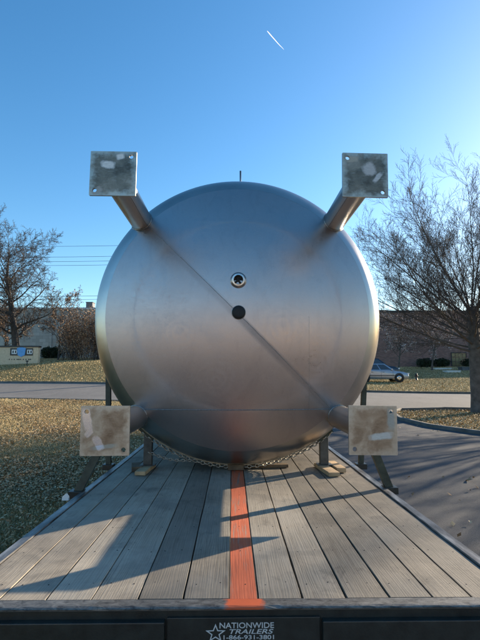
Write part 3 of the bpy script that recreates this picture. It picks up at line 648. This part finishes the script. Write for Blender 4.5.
def make_tree(name, label, cat, group, base, H, r0, spec, seed, split, lean=(0, 0, 1), bark='bark', twig='twig', leaves=None):
    o = empty(name, base, label, cat, group); tr = Tree(seed); tr.grow(Vector(base) - Vector((0, 0, .15)), Vector(lean), H, r0, 0, spec)
    sides = [12, 8, 5, 4, 3, 3]
    # root flare
    V = []; F = []; nb = 0
    for lev in range(split + 1):
        pl = tr.segs.get(lev, [])
        if lev == 0:
            pts, rad = pl[0]; q = [pts[0], pts[0].lerp(pts[1], .25)] + pts[1:]; w = [rad[0] * 1.7, rad[0] * 1.12] + rad[1:]; pl = [(q, w)]
        v, f = tube_np(pl, sides[lev]); V.append(v); F.append(f + nb); nb += len(v)
    npmesh('trunk', np.concatenate(V), np.concatenate(F), M[bark], o, smooth=True)
    V = []; F = []; nb = 0
    for lev in range(split + 1, len(spec)):
        if lev in tr.segs: v, f = tube_np(tr.segs[lev], sides[lev]); V.append(v); F.append(f + nb); nb += len(v)
    npmesh('crown', np.concatenate(V), np.concatenate(F), M[twig], o, smooth=True)
    if leaves:
        cnt, size, mat, zmax = leaves; tips = [p for pts, _ in tr.segs[len(spec) - 1] for p in pts]
        g = random.Random(seed); C = np.array([g.choice(tips)[:] for _ in range(cnt)]) + np.random.default_rng(seed).normal(0, .06, (cnt, 3))
        v, f, rn = leaf_quads(C, size, seed); tag(npmesh('leaves', v, f, M[mat], o, rn), kind='stuff')
    return o
VASE = [dict(n=6, wob=.03, up=0, taper=.72, kids=13, f0=.62, rmin=.0048),
        dict(n=9, wob=.045, up=.055, taper=.13, kids=17, f0=.14, len=1.56, thick=.34, ang=50, var=(.86, 1.08)),
        dict(n=6, wob=.07, up=.07, taper=.22, kids=11, f0=.10, len=.40, thick=.42, ang=34),
        dict(n=4, wob=.09, up=.06, taper=.4, kids=8, f0=.12, len=.46, thick=.5, ang=36),
        dict(n=3, wob=.12, up=.05, taper=.7, kids=0, f0=.2, len=.50, thick=.6, ang=34, rmin=.0048)]
DOME = [dict(q) for q in VASE]; DOME[0].update(kids=32, dome=(5.9, 6.8), f0=.5, wob=.008); DOME[1].update(up=.03, thick=.20, kids=20, taper=.13); DOME[-1].update(rmin=.0036); DOME[2].update(wob=.09); DOME[2].update(len=.40, ang=40, kids=9); DOME[3].update(len=.46)
SPARSE = [dict(q) for q in VASE]; SPARSE[0]['kids'] = 9; SPARSE[1]['kids'] = 11; SPARSE[2]['kids'] = 9; SPARSE[3]['kids'] = 4
bx, by = ony(479, 411, 20.6)[0], 20.6
make_tree('bare_tree', 'leafless spreading tree on the leafy island between yard and road', 'tree', 'bare trees', (bx, by, Tf(bx, by)), 4.7, .30, DOME, 11, 2, bark='bark', twig='twig')
for i, (x, y, H) in enumerate([(21.0, 22.5, 4.4), (30, 17.0, 4.6), (17.0, 19.6, 3.9)]):
    make_tree('bare_tree', ['leafless tree by the road past the island, its shadow streaking the asphalt', 'leafless tree far along the right edge of the yard', 'low leafless tree standing next along the island from the large bare tree'][i], 'tree', 'bare trees', (x, y, Tf(x, y)), H, .2, SPARSE, 31 + i, 2)
OAK = [dict(n=14, wob=.05, up=.02, taper=.13, kids=26, f0=.20, rmin=.009),
       dict(n=9, wob=.13, up=.035, taper=.2, kids=13, f0=.15, len=.44, thick=.38, ang=62),
       dict(n=6, wob=.16, up=.03, taper=.3, kids=9, f0=.12, len=.46, thick=.5, ang=48),
       dict(n=4, wob=.18, up=.02, taper=.4, kids=6, f0=.15, len=.48, thick=.5, ang=45),
       dict(n=3, wob=.2, up=.0, taper=.7, kids=0, f0=.2, len=.50, thick=.6, ang=45, rmin=.009)]
x, y = ony(17.5, 365, 49)[0], 49
make_tree('oak_tree', 'tall leafless gnarled tree standing behind the tan sign', 'tree', 'bare trees', (x, y, Tf(x, y)), 12.0, .42, OAK, 5, 2, bark='bark_dark', twig='twig_dark')
SMALL = [dict(n=8, wob=.05, up=.02, taper=.3, kids=14, f0=.3, rmin=.012),
         dict(n=6, wob=.12, up=.05, taper=.25, kids=8, f0=.2, len=.5, thick=.45, ang=52),
         dict(n=5, wob=.15, up=.03, taper=.4, kids=7, f0=.15, len=.5, thick=.5, ang=45),
         dict(n=3, wob=.2, up=.0, taper=.6, kids=0, f0=.15, len=.5, thick=.6, ang=45, rmin=.012)]
for px, Yd, H, sd, lab, lv, n_ in ((58, 51, 5.6, 21, 'slim young tree with a few tan leaves beside the brown thicket', 'shrub_leaf', 2500),
                               (4, 52, 5.0, 22, 'small tree with brown clinging leaves behind the tan sign', 'shrub_leaf', 3500)):
    x = ony(px, 360, Yd)[0]; make_tree('young_tree', lab, 'tree', 'small trees', (x, Yd, Tf(x, Yd)), H, .10, SMALL, sd, 1, leaves=(n_, .055, lv, 9))
for px, Yd, H, sd, lab in ((398, 50, 4.9, 23, 'small tree full of pale dried seed clusters above the silver car'), (432, 51, 5.2, 24, 'small tree with pale dried seeds in front of the brick wall')):
    x = ony(px, 366, Yd)[0]; make_tree('seed_tree', lab, 'tree', 'small trees', (x, Yd, Tf(x, Yd)), H, .10, SMALL, sd, 1, bark='bark', leaves=(5200, .05, 'pale_leaf', 9))
def bush(name, label, cat, group, x, y, w, d, h, n, size, mat, seed, stems=40):
    z = Tf(x, y); o = empty(name, (x, y, z), label, cat, group); g = random.Random(seed); polys = []
    for k in range(stems):
        a, b = g.uniform(-w / 2, w / 2), g.uniform(-d / 2, d / 2); hh = h * g.uniform(.6, 1.05) * (1 - .35 * (2 * a / w) ** 2)
        p = Vector((x + a * .75, y + b * .7, z - .1)); pts = [p]; dd = Vector((a * .12, b * .12, 1))
        for i in range(5): dd = (dd.normalized() + Vector((g.gauss(0, .13), g.gauss(0, .13), .05))); pts.append(pts[-1] + dd.normalized() * hh / 5)
        polys.append((pts, [.022, .02, .018, .015, .012, .009]))
        for i in range(7):
            q = pts[g.randint(1, 5)]; e = q + Vector((g.gauss(0, .4), g.gauss(0, .4), g.uniform(.15, .6))); polys.append(([q, q.lerp(e, .5) + Vector((0, 0, .06)), e], [.011, .009, .007]))
    v, f = tube_np(polys, 3); npmesh('stems', v, f, M['twig'], o)
    gg = np.random.default_rng(seed); u = gg.normal(size=(n, 3)); u /= np.linalg.norm(u, axis=1)[:, None]; u *= gg.random((n, 1)) ** .4
    lump = 1 + .22 * np.sin(u[:, :1] * 7 + seed) * np.cos(u[:, 1:2] * 6); u *= lump
    C = np.stack([x + u[:, 0] * w / 2, y + u[:, 1] * d / 2, z + h * .5 + u[:, 2] * h * .52], -1); C = C[C[:, 2] > z + .02]
    v, f, rn = leaf_quads(C, size, seed); npmesh('foliage', v, f, M[mat], o, rn); return o
def bpx(px, Yd): return ony(px, 360, Yd)[0]
for k, (px, Yd, w, h) in enumerate(((70, 50, 2.6, 4.2), (82, 49, 3.4, 5.2), (95, 50, 3.2, 5.6), (108, 49.5, 3.2, 5.0))):
    bush('brown_shrub', ['brown twiggy shrub at the left end of the thicket', 'broad brown twiggy shrub in the middle of the thicket', 'tall brown twiggy shrub of the thicket beside the tank edge', 'brown twiggy shrub half hidden behind the tank'][k], 'shrub', 'brown thicket before the grey building', bpx(px, Yd), Yd, w, 2.4, h, 5200, .05, 'shrub_leaf', 60 + k, 34)
for k, (px, w) in enumerate(((47.5, 1.5), (55, 1.3), (33, 1.2))):
    bush('evergreen_shrub', ['round dark green shrub beside the slim young tree', 'dark green shrub between the slim tree and the brown thicket', 'dark green shrub showing at the end of the tan sign'][k], 'shrub', 'dark shrubs by the grey wall', bpx(px, 57), 57, w, 1.2, 1.35, 3500, .06, 'ever', 70 + k, 14)
for k, (px, w) in enumerate(((425, 2.2), (441, 2.0), (470, 2.0))):
    bush('evergreen_shrub', ['low dark shrub before the brick wall left of the window', 'low dark shrub under the paned window', 'low dark shrub at the foot of the brick wall past the window'][k], 'shrub', 'dark shrubs by the brick wall', bpx(px, 56), 56, w, 1.2, 1.0, 3000, .06, 'ever', 75 + k, 14)

# ------------------------------------------------------------------ buildings
def mat_block(name, c, sx_, sz_, mortar, vary=.15):
    t = NT(name); v = t.obj(); s3 = t.n('SeparateXYZ'); t.l(v, s3.inputs[0]); cb = t.n('CombineXYZ'); t.l(s3.outputs[0], cb.inputs[0]); t.l(s3.outputs[2], cb.inputs[1])
    b = t.n('TexBrick'); t.l(cb.outputs[0], b.inputs['Vector']); b.inputs['Scale'].default_value = 1.0; b.inputs['Brick Width'].default_value = sx_; b.inputs['Row Height'].default_value = sz_; b.inputs['Mortar Size'].default_value = .012
    b.inputs['Color1'].default_value = (*[x * (1 - vary) for x in c], 1); b.inputs['Color2'].default_value = (*[x * (1 + vary) for x in c], 1); b.inputs['Mortar'].default_value = (*mortar, 1)
    st = t.noise(t.vmul(v, (1, 1, .25)), .8, 5, .6)
    t.set(Base_Color=t.mix(t.ramp(st, [(.4, 0.), (.75, .4)]), b.outputs['Color'], tuple(x * .65 for x in c)), Roughness=.9); return t.m
M['block'] = mat_block('grey_block', (.47, .44, .39), .8, .4, (.28, .265, .24)); M['brick'] = mat_block('red_brick', (.25, .13, .105), .3, .1, (.21, .17, .15), .3)
M['tanwall'] = mat_block('tan_block', (.46, .37, .27), .8, .4, (.32, .27, .2))
M['coping'] = plain('pale_coping', (.62, .61, .58), .6); M['dark_trim'] = plain('dark_trim', (.03, .03, .03), .5); M['hvac'] = plain('rooftop_unit_grey', (.09, .10, .11), .6)
t = NT('window_glass'); t.set(Base_Color=(.05, .06, .07), Roughness=.06, Metallic=0.0, Specular_IOR_Level=.8); M['glass'] = t.m
t = NT('amber_blind'); t.set(Base_Color=(.26, .19, .085), Roughness=.35); M['amber'] = t.m
def building(name, label, x0, x1, y0, y1, z0, z1, wall, cope, copeh=.22):
    o = empty(name, ((x0 + x1) / 2, y0, z0), label, 'building'); MB().box(x0, x1, y0, y1, z0 - 3, z1 - copeh).build('wall', M[wall], o)
    MB().box(x0 - .08, x1 + .08, y0 - .08, y1 + .08, z1 - copeh, z1).build('coping', M[cope], o)
    return o
zt = ony(50, 307.5, 60)[2]; zb = Tf(-25, 60)
B1 = building('grey_building', 'long low grey block building behind the brown thicket', -80, 1.5, 60, 95, zb - .5, zt, 'block', 'coping')
for k, xx in enumerate(np.arange(-76, 0, 7.6)): MB().box(xx, xx + .35, 59.88, 59.997, zb - 1, zt - .225).build('pilaster', M['block'], B1)
for px in (47, 52): pass
x = ony(86, 305, 66)[0]; x2 = ony(92.5, 305, 66)[0]
u = empty('rooftop_unit', (x, 66, zt), 'dark rooftop air handler on the grey building', 'rooftop unit', 'rooftop units'); MB().box(x, x2, 66, 67.2, zt, ony(88, 302.5, 66)[2], .03).build('housing', M['hvac'], u); MB().box(x - .05, x2 + .05, 65.95, 67.25, ony(88, 302.5, 66)[2] + .003, ony(88, 302.5, 66)[2] + .08).build('hood', M['dark_trim'], u)
zt2 = ony(430, 310.5, 58)[2]; zb2 = Tf(22, 58)
B2 = building('brick_building', 'dark red brick building behind the small seed trees', 9, 95, 58, 90, zb2 - .5, zt2, 'brick', 'dark_trim', .3)
def window(b, px0, px1, py0, py1, Yf, nx, nz, mat='glass'):
    a, c = ony(px0, py1, Yf), ony(px1, py0, Yf); x0, x1, z0, z1 = a[0], c[0], a[2], c[2]
    f = MB().box(x0 - .08, x1 + .08, Yf - .09, Yf - .004, z0 - .08, z0).box(x0 - .08, x1 + .08, Yf - .09, Yf - .004, z1, z1 + .08).box(x0 - .08, x0, Yf - .088, Yf - .006, z0, z1).box(x1, x1 + .08, Yf - .088, Yf - .006, z0, z1).build('window', M['dark_trim'], b)
    for i in range(nx):
        for j in range(nz):
            w, h = (x1 - x0) / nx, (z1 - z0) / nz
            MB().box(x0 + i * w + .03, x0 + (i + 1) * w - .03, Yf - .05, Yf - .008, z0 + j * h + .03, z0 + (j + 1) * h - .03).build('pane', M[mat], f)
window(B2, 452, 465.5, 353, 366, 58, 4, 3, 'amber'); window(B2, 485, 500, 353, 366, 58, 4, 3, 'amber');
for px, w, k in ((404, .9, 0), (389, 1.6, 1)):
    x = ony(px, 309, 64)[0]; u = empty('rooftop_unit', (x, 64, zt2), ['small dark box on the roof of the brick building', 'wide low rooftop unit on the brick building beside the tank'][k], 'rooftop unit', 'rooftop units')
    MB().box(x - w / 2, x + w / 2, 64, 65, zt2, zt2 + .5 - .2 * k, .02).build('housing', M['hvac'], u)
# unseen warehouse added behind the camera for a warm reflection in the tank head
B3 = building('added_warehouse', 'sunlit tan block warehouse added behind the camera, mirrored in the tank head', -60, 55, -48, -36, 0, 7.0, 'tanwall', 'coping')
for xx in np.arange(-50, 50, 14):
    d = MB().box(xx, xx + 3.6, -36.0, -35.94, 0.03, 3.9).build('dock_door', M['coping'], B3)

# ------------------------------------------------------------------ monument sign
YS = 46; a = ony(-40, 363, YS); b = ony(38.5, 346, YS); zs0 = Tf((a[0] + b[0]) / 2, YS) - .25
SG = empty('monument_sign', ((a[0] + b[0]) / 2, YS, zs0), 'low tan monument sign with a dark and blue logo panel on the grass bank', 'sign')
M['sign_tan'] = plain('tan_sign_face', (.62, .48, .32), .8, 0, .12); M['blue'] = plain('logo_blue', (.10, .33, .66), .5, 0, .1)
MB().box(a[0], b[0], YS, YS + .5, zs0, b[2] - .12, .01).build('face', M['sign_tan'], SG); MB().box(a[0] - .08, b[0] + .08, YS - .08, YS + .58, b[2] - .118, b[2] + .02, .01).build('cap', M['dark_trim'], SG)
p, q = ony(10, 355.5, YS), ony(33.2, 348.2, YS); yf = YS - .03
lg = MB().box(p[0], q[0], yf, YS - .003, p[2], q[2], .008).build('logo_panel', M['dark_trim'], SG)
mx = ony(21.5, 352, YS); hx = .42
MB().prism([(mx[0] - hx, q[2] + .02), (mx[0] - .15, q[2] + .08), (mx[0] + .15, q[2] + .08), (mx[0] + hx, q[2] + .02), (mx[0] + hx * .8, p[2] + .05), (mx[0], p[2] - .14), (mx[0] - hx * .8, p[2] + .05)], yf - .03, yf - .002).build('shield', M['blue'], lg)
zc = (p[2] + q[2]) / 2
for xx in np.linspace(p[0] + .16, mx[0] - hx - .25, 2).tolist() + np.linspace(mx[0] + hx + .12, q[0] - .30, 2).tolist():
    MB().box(xx, xx + .07, yf - .02, yf - .002, zc - .2, zc + .2).box(xx + .07, xx + .24, yf - .019, yf - .002, zc + .12, zc + .2).box(xx + .07, xx + .24, yf - .019, yf - .002, zc - .2, zc - .12).box(xx + .2, xx + .27, yf - .0185, yf - .002, zc - .1, zc + .1).build('letter', M['white'], lg)
r_ = random.Random(3); xx = ony(9, 359, YS)[0]; zc = ony(9, 359.4, YS)[2]; k_ = MB()
while xx < ony(32, 359, YS)[0]:
    w = r_.uniform(.05, .14); k_.box(xx, xx + w, YS - .012, YS - .003, zc - .055, zc + .055); xx += w + r_.choice([.035, .04, .16])
k_.build('small_lettering', M['dark_trim'], SG)
x = ony(27, 364, 45.2)[0]; z = Tf(x, 45.2)  # lawn sprinkler on a short stub in front of the sign
tag(MB().tube([(x, 45.2, z - .05), (x, 45.2, z + .28)], .045, 8).box(x - .10, x + .10, 45.12, 45.28, z + .281, z + .40, .02).build('lawn_sprinkler', M['dark_trim']), 'small dark spotlight on a stub in the grass before the tan sign', 'sprinkler')

# ------------------------------------------------------------------ cars and small things across the road
M['silver'] = NT('silver_paint').set(Base_Color=(.36, .40, .46), Metallic=.55, Roughness=.28, Coat_Weight=.6).m
M['navy'] = NT('dark_blue_paint').set(Base_Color=(.02, .025, .04), Metallic=.4, Roughness=.25, Coat_Weight=.6).m
M['lamp_red'] = NT('tail_lamp').set(Base_Color=(.3, .01, .01), Roughness=.2).m; M['lamp_clear'] = NT('head_lamp').set(Base_Color=(.7, .7, .7), Roughness=.1).m
def car(name, label, x, y, rz, paint, suv=False):
    o = empty(name, (0, 0, 0), label, 'car', 'parked cars'); hh = .18 if suv else 0
    low = [(-2.15, .32), (-2.2, .62), (-2.12, .90 + hh * .5), (-1.5, .95 + hh * .5), (.85, .93 + hh * .5), (1.75, .80 + hh * .5), (2.12, .66 + hh * .4), (2.2, .45), (2.12, .26), (-2.1, .24)]
    bm = bmesh.new(); rings = []
    for yy, sc_ in ((-.86, .965), (-.80, .99), (-.4, 1.0), (.4, 1.0), (.80, .99), (.86, .965)):
        rings.append([bm.verts.new((px * sc_, yy, .55 + (pz - .55) * (sc_ if abs(yy) > .82 else 1))) for px, pz in low])
    for r1, r2 in zip(rings, rings[1:]):
        for k in range(len(low)): bm.faces.new((r1[k], r1[(k + 1) % len(low)], r2[(k + 1) % len(low)], r2[k]))
    bm.faces.new(rings[0]); bm.faces.new(rings[-1][::-1]); bmesh.ops.recalc_face_normals(bm, faces=bm.faces[:]); bmesh.ops.bevel(bm, geom=[e for e in bm.edges], offset=.03, segments=1, affect='EDGES')
    bm.verts.index_update(); mb = MB().add([v.co[:] for v in bm.verts], [[v.index for v in f.verts] for f in bm.faces], True); bm.free(); mb.build('body', M[paint], o, sharp=35)
    zb_, zt_ = .93 + hh * .5, 1.47 + hh; g0, g1, r0_, r1_ = (-2.02 if suv else -1.85), 1.05, (-1.75 if suv else -1.35), .25
    def cab(ins, zoff=0.0): return [(g0, -.78 + ins, zb_), (g1, -.78 + ins, zb_), (r1_, -.60 + ins, zt_ + zoff), (r0_, -.60 + ins, zt_ + zoff), (g0, .78 - ins, zb_), (g1, .78 - ins, zb_), (r1_, .60 - ins, zt_ + zoff), (r0_, .60 - ins, zt_ + zoff)]
    MB().add(cab(0), [(0, 1, 2, 3), (4, 7, 6, 5), (0, 3, 7, 4), (1, 5, 6, 2), (3, 2, 6, 7)]).build('cabin', M[paint], o)
    for sd in (-1, 1):
        def P(u, vv, off=.006):
            xb = g0 + (g1 - g0) * u; xt = r0_ + (r1_ - r0_) * u; yy = .78 + (.60 - .78) * vv
            return (xb + (xt - xb) * vv, sd * (yy + off), zb_ + (zt_ - zb_) * vv)
        for u0, u1 in ((.06, .30), (.33, .60), (.63, .93)):
            MB().add([P(u0, .10), P(u1, .10), P(u1, .88), P(u0, .88)], [(0, 1, 2, 3)]).build('side_window', M['glass'], o)
        for xw in (-1.33, 1.36):
            wh = MB().lathe([(.20, -.1), (.29, -.11), (.325, -.07), (.325, .07), (.29, .11), (.20, .1)], (xw, sd * .79, .325), 'Y', 24).build('wheel', M['rubber'], o)
            MB().lathe([(.01, -.07 * 1), (.08, -.09), (.19, -.085), (.20, -.06), (.20, .06), (.19, .085), (.08, .09), (.01, .07)], (xw, sd * .80, .325), 'Y', 16).build('rim', M['bright'], wh)
        MB().box(2.02, 2.175, sd * .74 - .14, sd * .74 + .1, .60 + hh * .3, .72 + hh * .3, .03).build('headlight', M['lamp_clear'], o)
        MB().box(-2.19, -2.08, sd * .72 - .12, sd * .72 + .12, .68, .86, .02).build('tail_light', M['lamp_red'], o)
        MB().box(.72, .86, sd * .86 - .09, sd * .86 + .09, .95 + hh * .5, 1.07 + hh * .5, .02).build('mirror', M[paint], o)
    for sd in (-1, 1):
        for xs_ in (-.95, -.05, .88): MB().box(xs_ - .008, xs_ + .008, sd * .862 - .004, sd * .862 + .004, .36, .90 + hh * .5).build('door_gap', M['dark_trim'], o)
        for xs_ in (-.78, .12): MB().box(xs_ - .09, xs_ + .09, sd * .868 - .012, sd * .868 + .012, .78, .81, .005).build('door_handle', M['dark_trim'], o)
        MB().box(-1.0, 1.0, sd * .866 - .010, sd * .866 + .010, .50, .56, .004).build('side_moulding', M['dark_trim'], o)
        for xw in (-1.33, 1.36): MB().lathe([(.325, -.012), (.39, -.012), (.39, .012), (.325, .012)], (xw, sd * .858, .335), 'Y', 28, close=True).build('wheel_arch', M['dark_trim'], o)
    MB().box(2.15, 2.215, -.62, .62, .38, .50, .02).build('bumper_trim', M['dark_trim'], o)
    def Q(u, vv, xa, xb, off): return (xa + (xb - xa) * vv + off, (-1 + 2 * u) * (.74 - .17 * vv), zb_ + (zt_ - zb_) * vv + .004)
    MB().add([Q(.04, .08, g1, r1_, .006), Q(.96, .08, g1, r1_, .006), Q(.96, .92, g1, r1_, .006), Q(.04, .92, g1, r1_, .006)], [(0, 1, 2, 3)]).build('windscreen', M['glass'], o)
    MB().add([Q(.06, .15, g0, r0_, -.006), Q(.94, .15, g0, r0_, -.006), Q(.94, .9, g0, r0_, -.006), Q(.06, .9, g0, r0_, -.006)], [(0, 1, 2, 3)]).build('rear_window', M['glass'], o)
    o.location = (x, y, Tf(x, y) + .01); o.rotation_euler = (R(0), 0, R(rz)); return o
xc = ony(379.5, 380, 39.5)[0]; car('parked_car', 'silver hatchback parked across the road beside the tank edge', xc, 39.5, -3, 'silver')
xc = ony(374, 372, 45.5)[0]; car('parked_car', 'dark blue car parked behind the silver hatchback', xc, 45.5, 0, 'navy', True)
x = ony(416.5, 379, 41)[0]; z = Tf(x, 41); h_ = empty('fire_hydrant', (x, 41, z), 'small dark fire hydrant on the shaded grass right of the silver car', 'hydrant')
MB().lathe([(.12, -.05), (.12, .04), (.085, .05), (.085, .42), (.11, .44), (.10, .5), (.05, .57), (.01, .58)], (x, 41, z), 'Z', 16).build('barrel', M['dark_trim'], h_); MB().tube([(x - .15, 41, z + .35), (x + .15, 41, z + .35)], .05, 10).build('outlet', M['dark_trim'], h_)
def cabinet(px0, px1, py0, py1, Yf, mat, name, label):
    a, b = ony(px0, py1, Yf), ony(px1, py0, Yf); z = min(a[2], Tf((a[0] + b[0]) / 2, Yf)) - .05; o = empty(name, ((a[0] + b[0]) / 2, Yf, z), label, 'cabinet')
    MB().box(a[0], b[0], Yf, Yf + 1.0, z, b[2], .03).build('housing', M[mat], o); MB().box(a[0] - .05, b[0] + .05, Yf - .05, Yf + 1.05, b[2] + .001, b[2] + .07, .02).build('lid', M[mat], o)
    MB().box((a[0] + b[0]) / 2 - .02, (a[0] + b[0]) / 2 + .02, Yf - .012, Yf - .001, z + .15, b[2] - .06).build('door_gap', M['dark_trim'], o); return o
cabinet(435.5, 451.5, 368.6, 371.5, 52, 'white', 'utility_cabinet', 'long low white cabinet before the brick wall'); cabinet(447.5, 460.5, 371.2, 375.5, 48, 'white', 'utility_cabinet', 'short white cabinet on the grass in front of the long low one'); cabinet(463, 474, 367.5, 378, 50, 'hvac', 'utility_cabinet', 'grey metal cabinet beside the bare tree trunk')

# ------------------------------------------------------------------ power lines
YW = 45
for k, xp in enumerate((-44, 5.5)):
    z = Tf(xp, YW); o = empty('utility_pole', (xp, YW, z), ['wooden utility pole carrying wires left of the tall gnarled tree', 'wooden utility pole carrying wires behind the tank'][k], 'utility pole', 'utility poles')
    MB().tube([(xp, YW, z - .5), (xp, YW, 15.2)], [.17, .11], 10).build('pole', M['bark'], o); MB().box(xp - .06, xp + .06, YW - 1.2, YW + 1.2, 13.0, 13.12).build('crossarm', M['bark'], o)
M['wire'] = plain('black_wire', (.02, .02, .025), .6)
for k, (py, dy) in enumerate(((245.5, 0), (258.5, -.9), (260.5, 0.1), (262.5, .9), (295.5, 0), (298.5, .3))):
    z = ony(75, py, YW)[2] + .9; pts = []
    for u in np.linspace(0, 1, 25): pts.append((-44 + 49.5 * u, YW + dy, z - 1.0 * (1 - (2 * u - 1) ** 2)))
    tag(MB().tube(pts, .017, 4).build('power_line', M['wire']), ['topmost overhead wire left of the tank', 'upper of three close overhead wires', 'middle of three close overhead wires', 'lower of three close overhead wires', 'upper of the two lowest overhead cables', 'lowest overhead cable above the roof line'][k], 'wire', 'overhead wires')

# ------------------------------------------------------------------ contrail
P0, P1 = ony(267, 31, 5200), ony(284, 50, 5200); pts = [tuple(P0 + (P1 - P0) * u + np.array([math.sin(u * 9) * 2, 0, math.cos(u * 13) * 2])) for u in np.linspace(0, 1, 14)]
t = NT('vapour'); tb = t.n('BsdfTranslucent'); tb.inputs[0].default_value = (.95, .95, .97, 1); tp = t.n('BsdfTransparent'); mx_ = t.n('MixShader'); lw = t.n('LayerWeight'); lw.inputs[0].default_value = .35; t.l(t.math('MULTIPLY_ADD', lw.outputs['Facing'], .4, .66, clamp=True), mx_.inputs[0]); t.l(tb.outputs[0], mx_.inputs[1]); t.l(tp.outputs[0], mx_.inputs[2]); t.l(mx_.outputs[0], t.t.nodes['Material Output'].inputs[0]); M['vapour'] = t.m
tag(MB().tube(pts, [2, 5, 5.5, 5.5, 5, 5, 4.5, 4, 4, 3, 3, 2, 1.5, 1], 8).build('contrail', M['vapour']), 'short white vapour trail of a plane in the blue sky', 'contrail')

# ------------------------------------------------------------------ grass blades and fallen leaves
def paved(x, y):
    t_ = y + .25 * x; return ((t_ < 24.35) & (x > -1.0) & (x < np.interp(t_, KERB[:, 0], KERB[:, 1]) + .1) & (t_ > -1)) | ((t_ > T_NEAR) & (t_ < T_FAR))
def scatter(n, ymin, ymax, xl0, xr0, power, g):
    u = g.random(n); y = ymin + (ymax - ymin) * u ** power; f0, f1 = xl0, xr0
    x = f0(y) + (f1(y) - f0(y)) * g.random(n); k = ~paved(x, y); return x[k], y[k]
def leaves_mesh(name, x, y, size, label, g, lift=.03):
    n = len(x); a = g.random(n) * 2 * PI; s_ = size * np.exp(g.normal(-.1, .28, n)); z = T(x, y) + lift + g.random(n) * .03
    ux, uy = np.cos(a), np.sin(a); c1 = g.normal(0, .35, n); c2 = g.normal(0, .35, n); C = np.stack([x, y, z], -1)
    A = np.stack([ux, uy, c1], -1) * s_[:, None]; B = np.stack([-uy, ux, c2], -1) * s_[:, None] * .6; U = np.array([0, 0, 1]) * (s_ * g.uniform(-.1, .5, n))[:, None]
    V = np.stack([C - A, C + B + U, C + A, C - B + U], 1).reshape(-1, 3); i = np.arange(n)[:, None] * 4
    F = np.concatenate([i + [0, 1, 2], i + [0, 2, 3]]); r_ = g.beta(2.2, 1.7, n); return tag(npmesh(name, V, F, M['leaf'], rnd=np.concatenate([r_, r_])), label, 'leaves', kind='stuff')
def blades_mesh(name, x, y, h, label, g, green=0.0):
    n = len(x); a = g.random(n) * 2 * PI; hh = h * g.uniform(.4, 1.3, n); w = .004 + .0006 * y; z = T(x, y); dx, dy = np.cos(a) * w, np.sin(a) * w
    lean = g.normal(0, .55, (n, 2)) * hh[:, None]; V = np.stack([np.stack([x - dx, y - dy, z - .005], -1), np.stack([x + dx, y + dy, z - .005], -1), np.stack([x + lean[:, 0], y + lean[:, 1], z + hh], -1)], 1).reshape(-1, 3)
    pn = .5 + .5 * np.sin(x * .9 + 1.3 * np.sin(y * .5)) * np.cos(y * .7 + x * .3); r_ = np.clip(g.beta(2, 2, n) * .75 + .3 * (1 - pn) - green, 0, 1)
    return tag(npmesh(name, V, np.arange(3 * n).reshape(n, 3), M['blade'], rnd=r_), label, 'grass', kind='stuff')
g = np.random.default_rng(3)
L0 = lambda y: -.66 * y - 1.5; L1 = lambda y: np.where(y < 6, -1.0, np.where(y < 14, -.1 * y, .02 * y))
x, y = scatter(210000, 2.5, 27.5, L0, L1, 1.25, g); blades_mesh('lawn_grass', x, y, .040, 'short dry winter grass beside the left of the trailer', g, -.16)
x, y = scatter(230000, 2.5, 27.5, L0, L1, 1.15, g); dn = .5 + .28 * np.sin(x * 1.1 + 2 * np.sin(y * .43)) + .25 * np.sin(y * .9 + 1.7 * np.sin(x * .6)) + .2 * np.sin(2.7 * x + 1.9 * y); k = g.random(len(x)) < np.clip(dn, .12, 1); x, y = x[k], y[k]; leaves_mesh('fallen_leaves', x, y, .023, 'dead brown leaves strewn over the grass left of the trailer', g, .036)
I0 = lambda y: y * 0 + 5.5; I1 = lambda y: y * 0 + 24
x, y = scatter(26000, 9, 22.8, I0, I1, 1, g); blades_mesh('lawn_grass', x, y, .05, 'dry grass on the island around the bare tree', g)
x, y = scatter(60000, 9, 22.8, I0, I1, 1, g); leaves_mesh('fallen_leaves', x, y, .032, 'dead brown leaves piled on the island around the bare tree', g)
F0 = lambda y: -.62 * y - 2; F1 = lambda y: .66 * y + 3
x, y = scatter(120000, 26, 60, F0, F1, 1.3, g); blades_mesh('lawn_grass', x, y, .07, 'yellowed grass on the bank beyond the road', g, -.22)
x, y = scatter(36000, 28, 58, F0, F1, 1.3, g); leaves_mesh('fallen_leaves', x, y, .036, 'scattered dead leaves on the bank beyond the road', g)
# a few leaves blown onto the paving and the deck edge
x = g.uniform(2, 7, 130); y = g.uniform(5, 22, 130); 
n = len(x); 
leaves_mesh('blown_leaves', x, y, .045, 'few dead leaves blown onto the asphalt yard', g, .03)
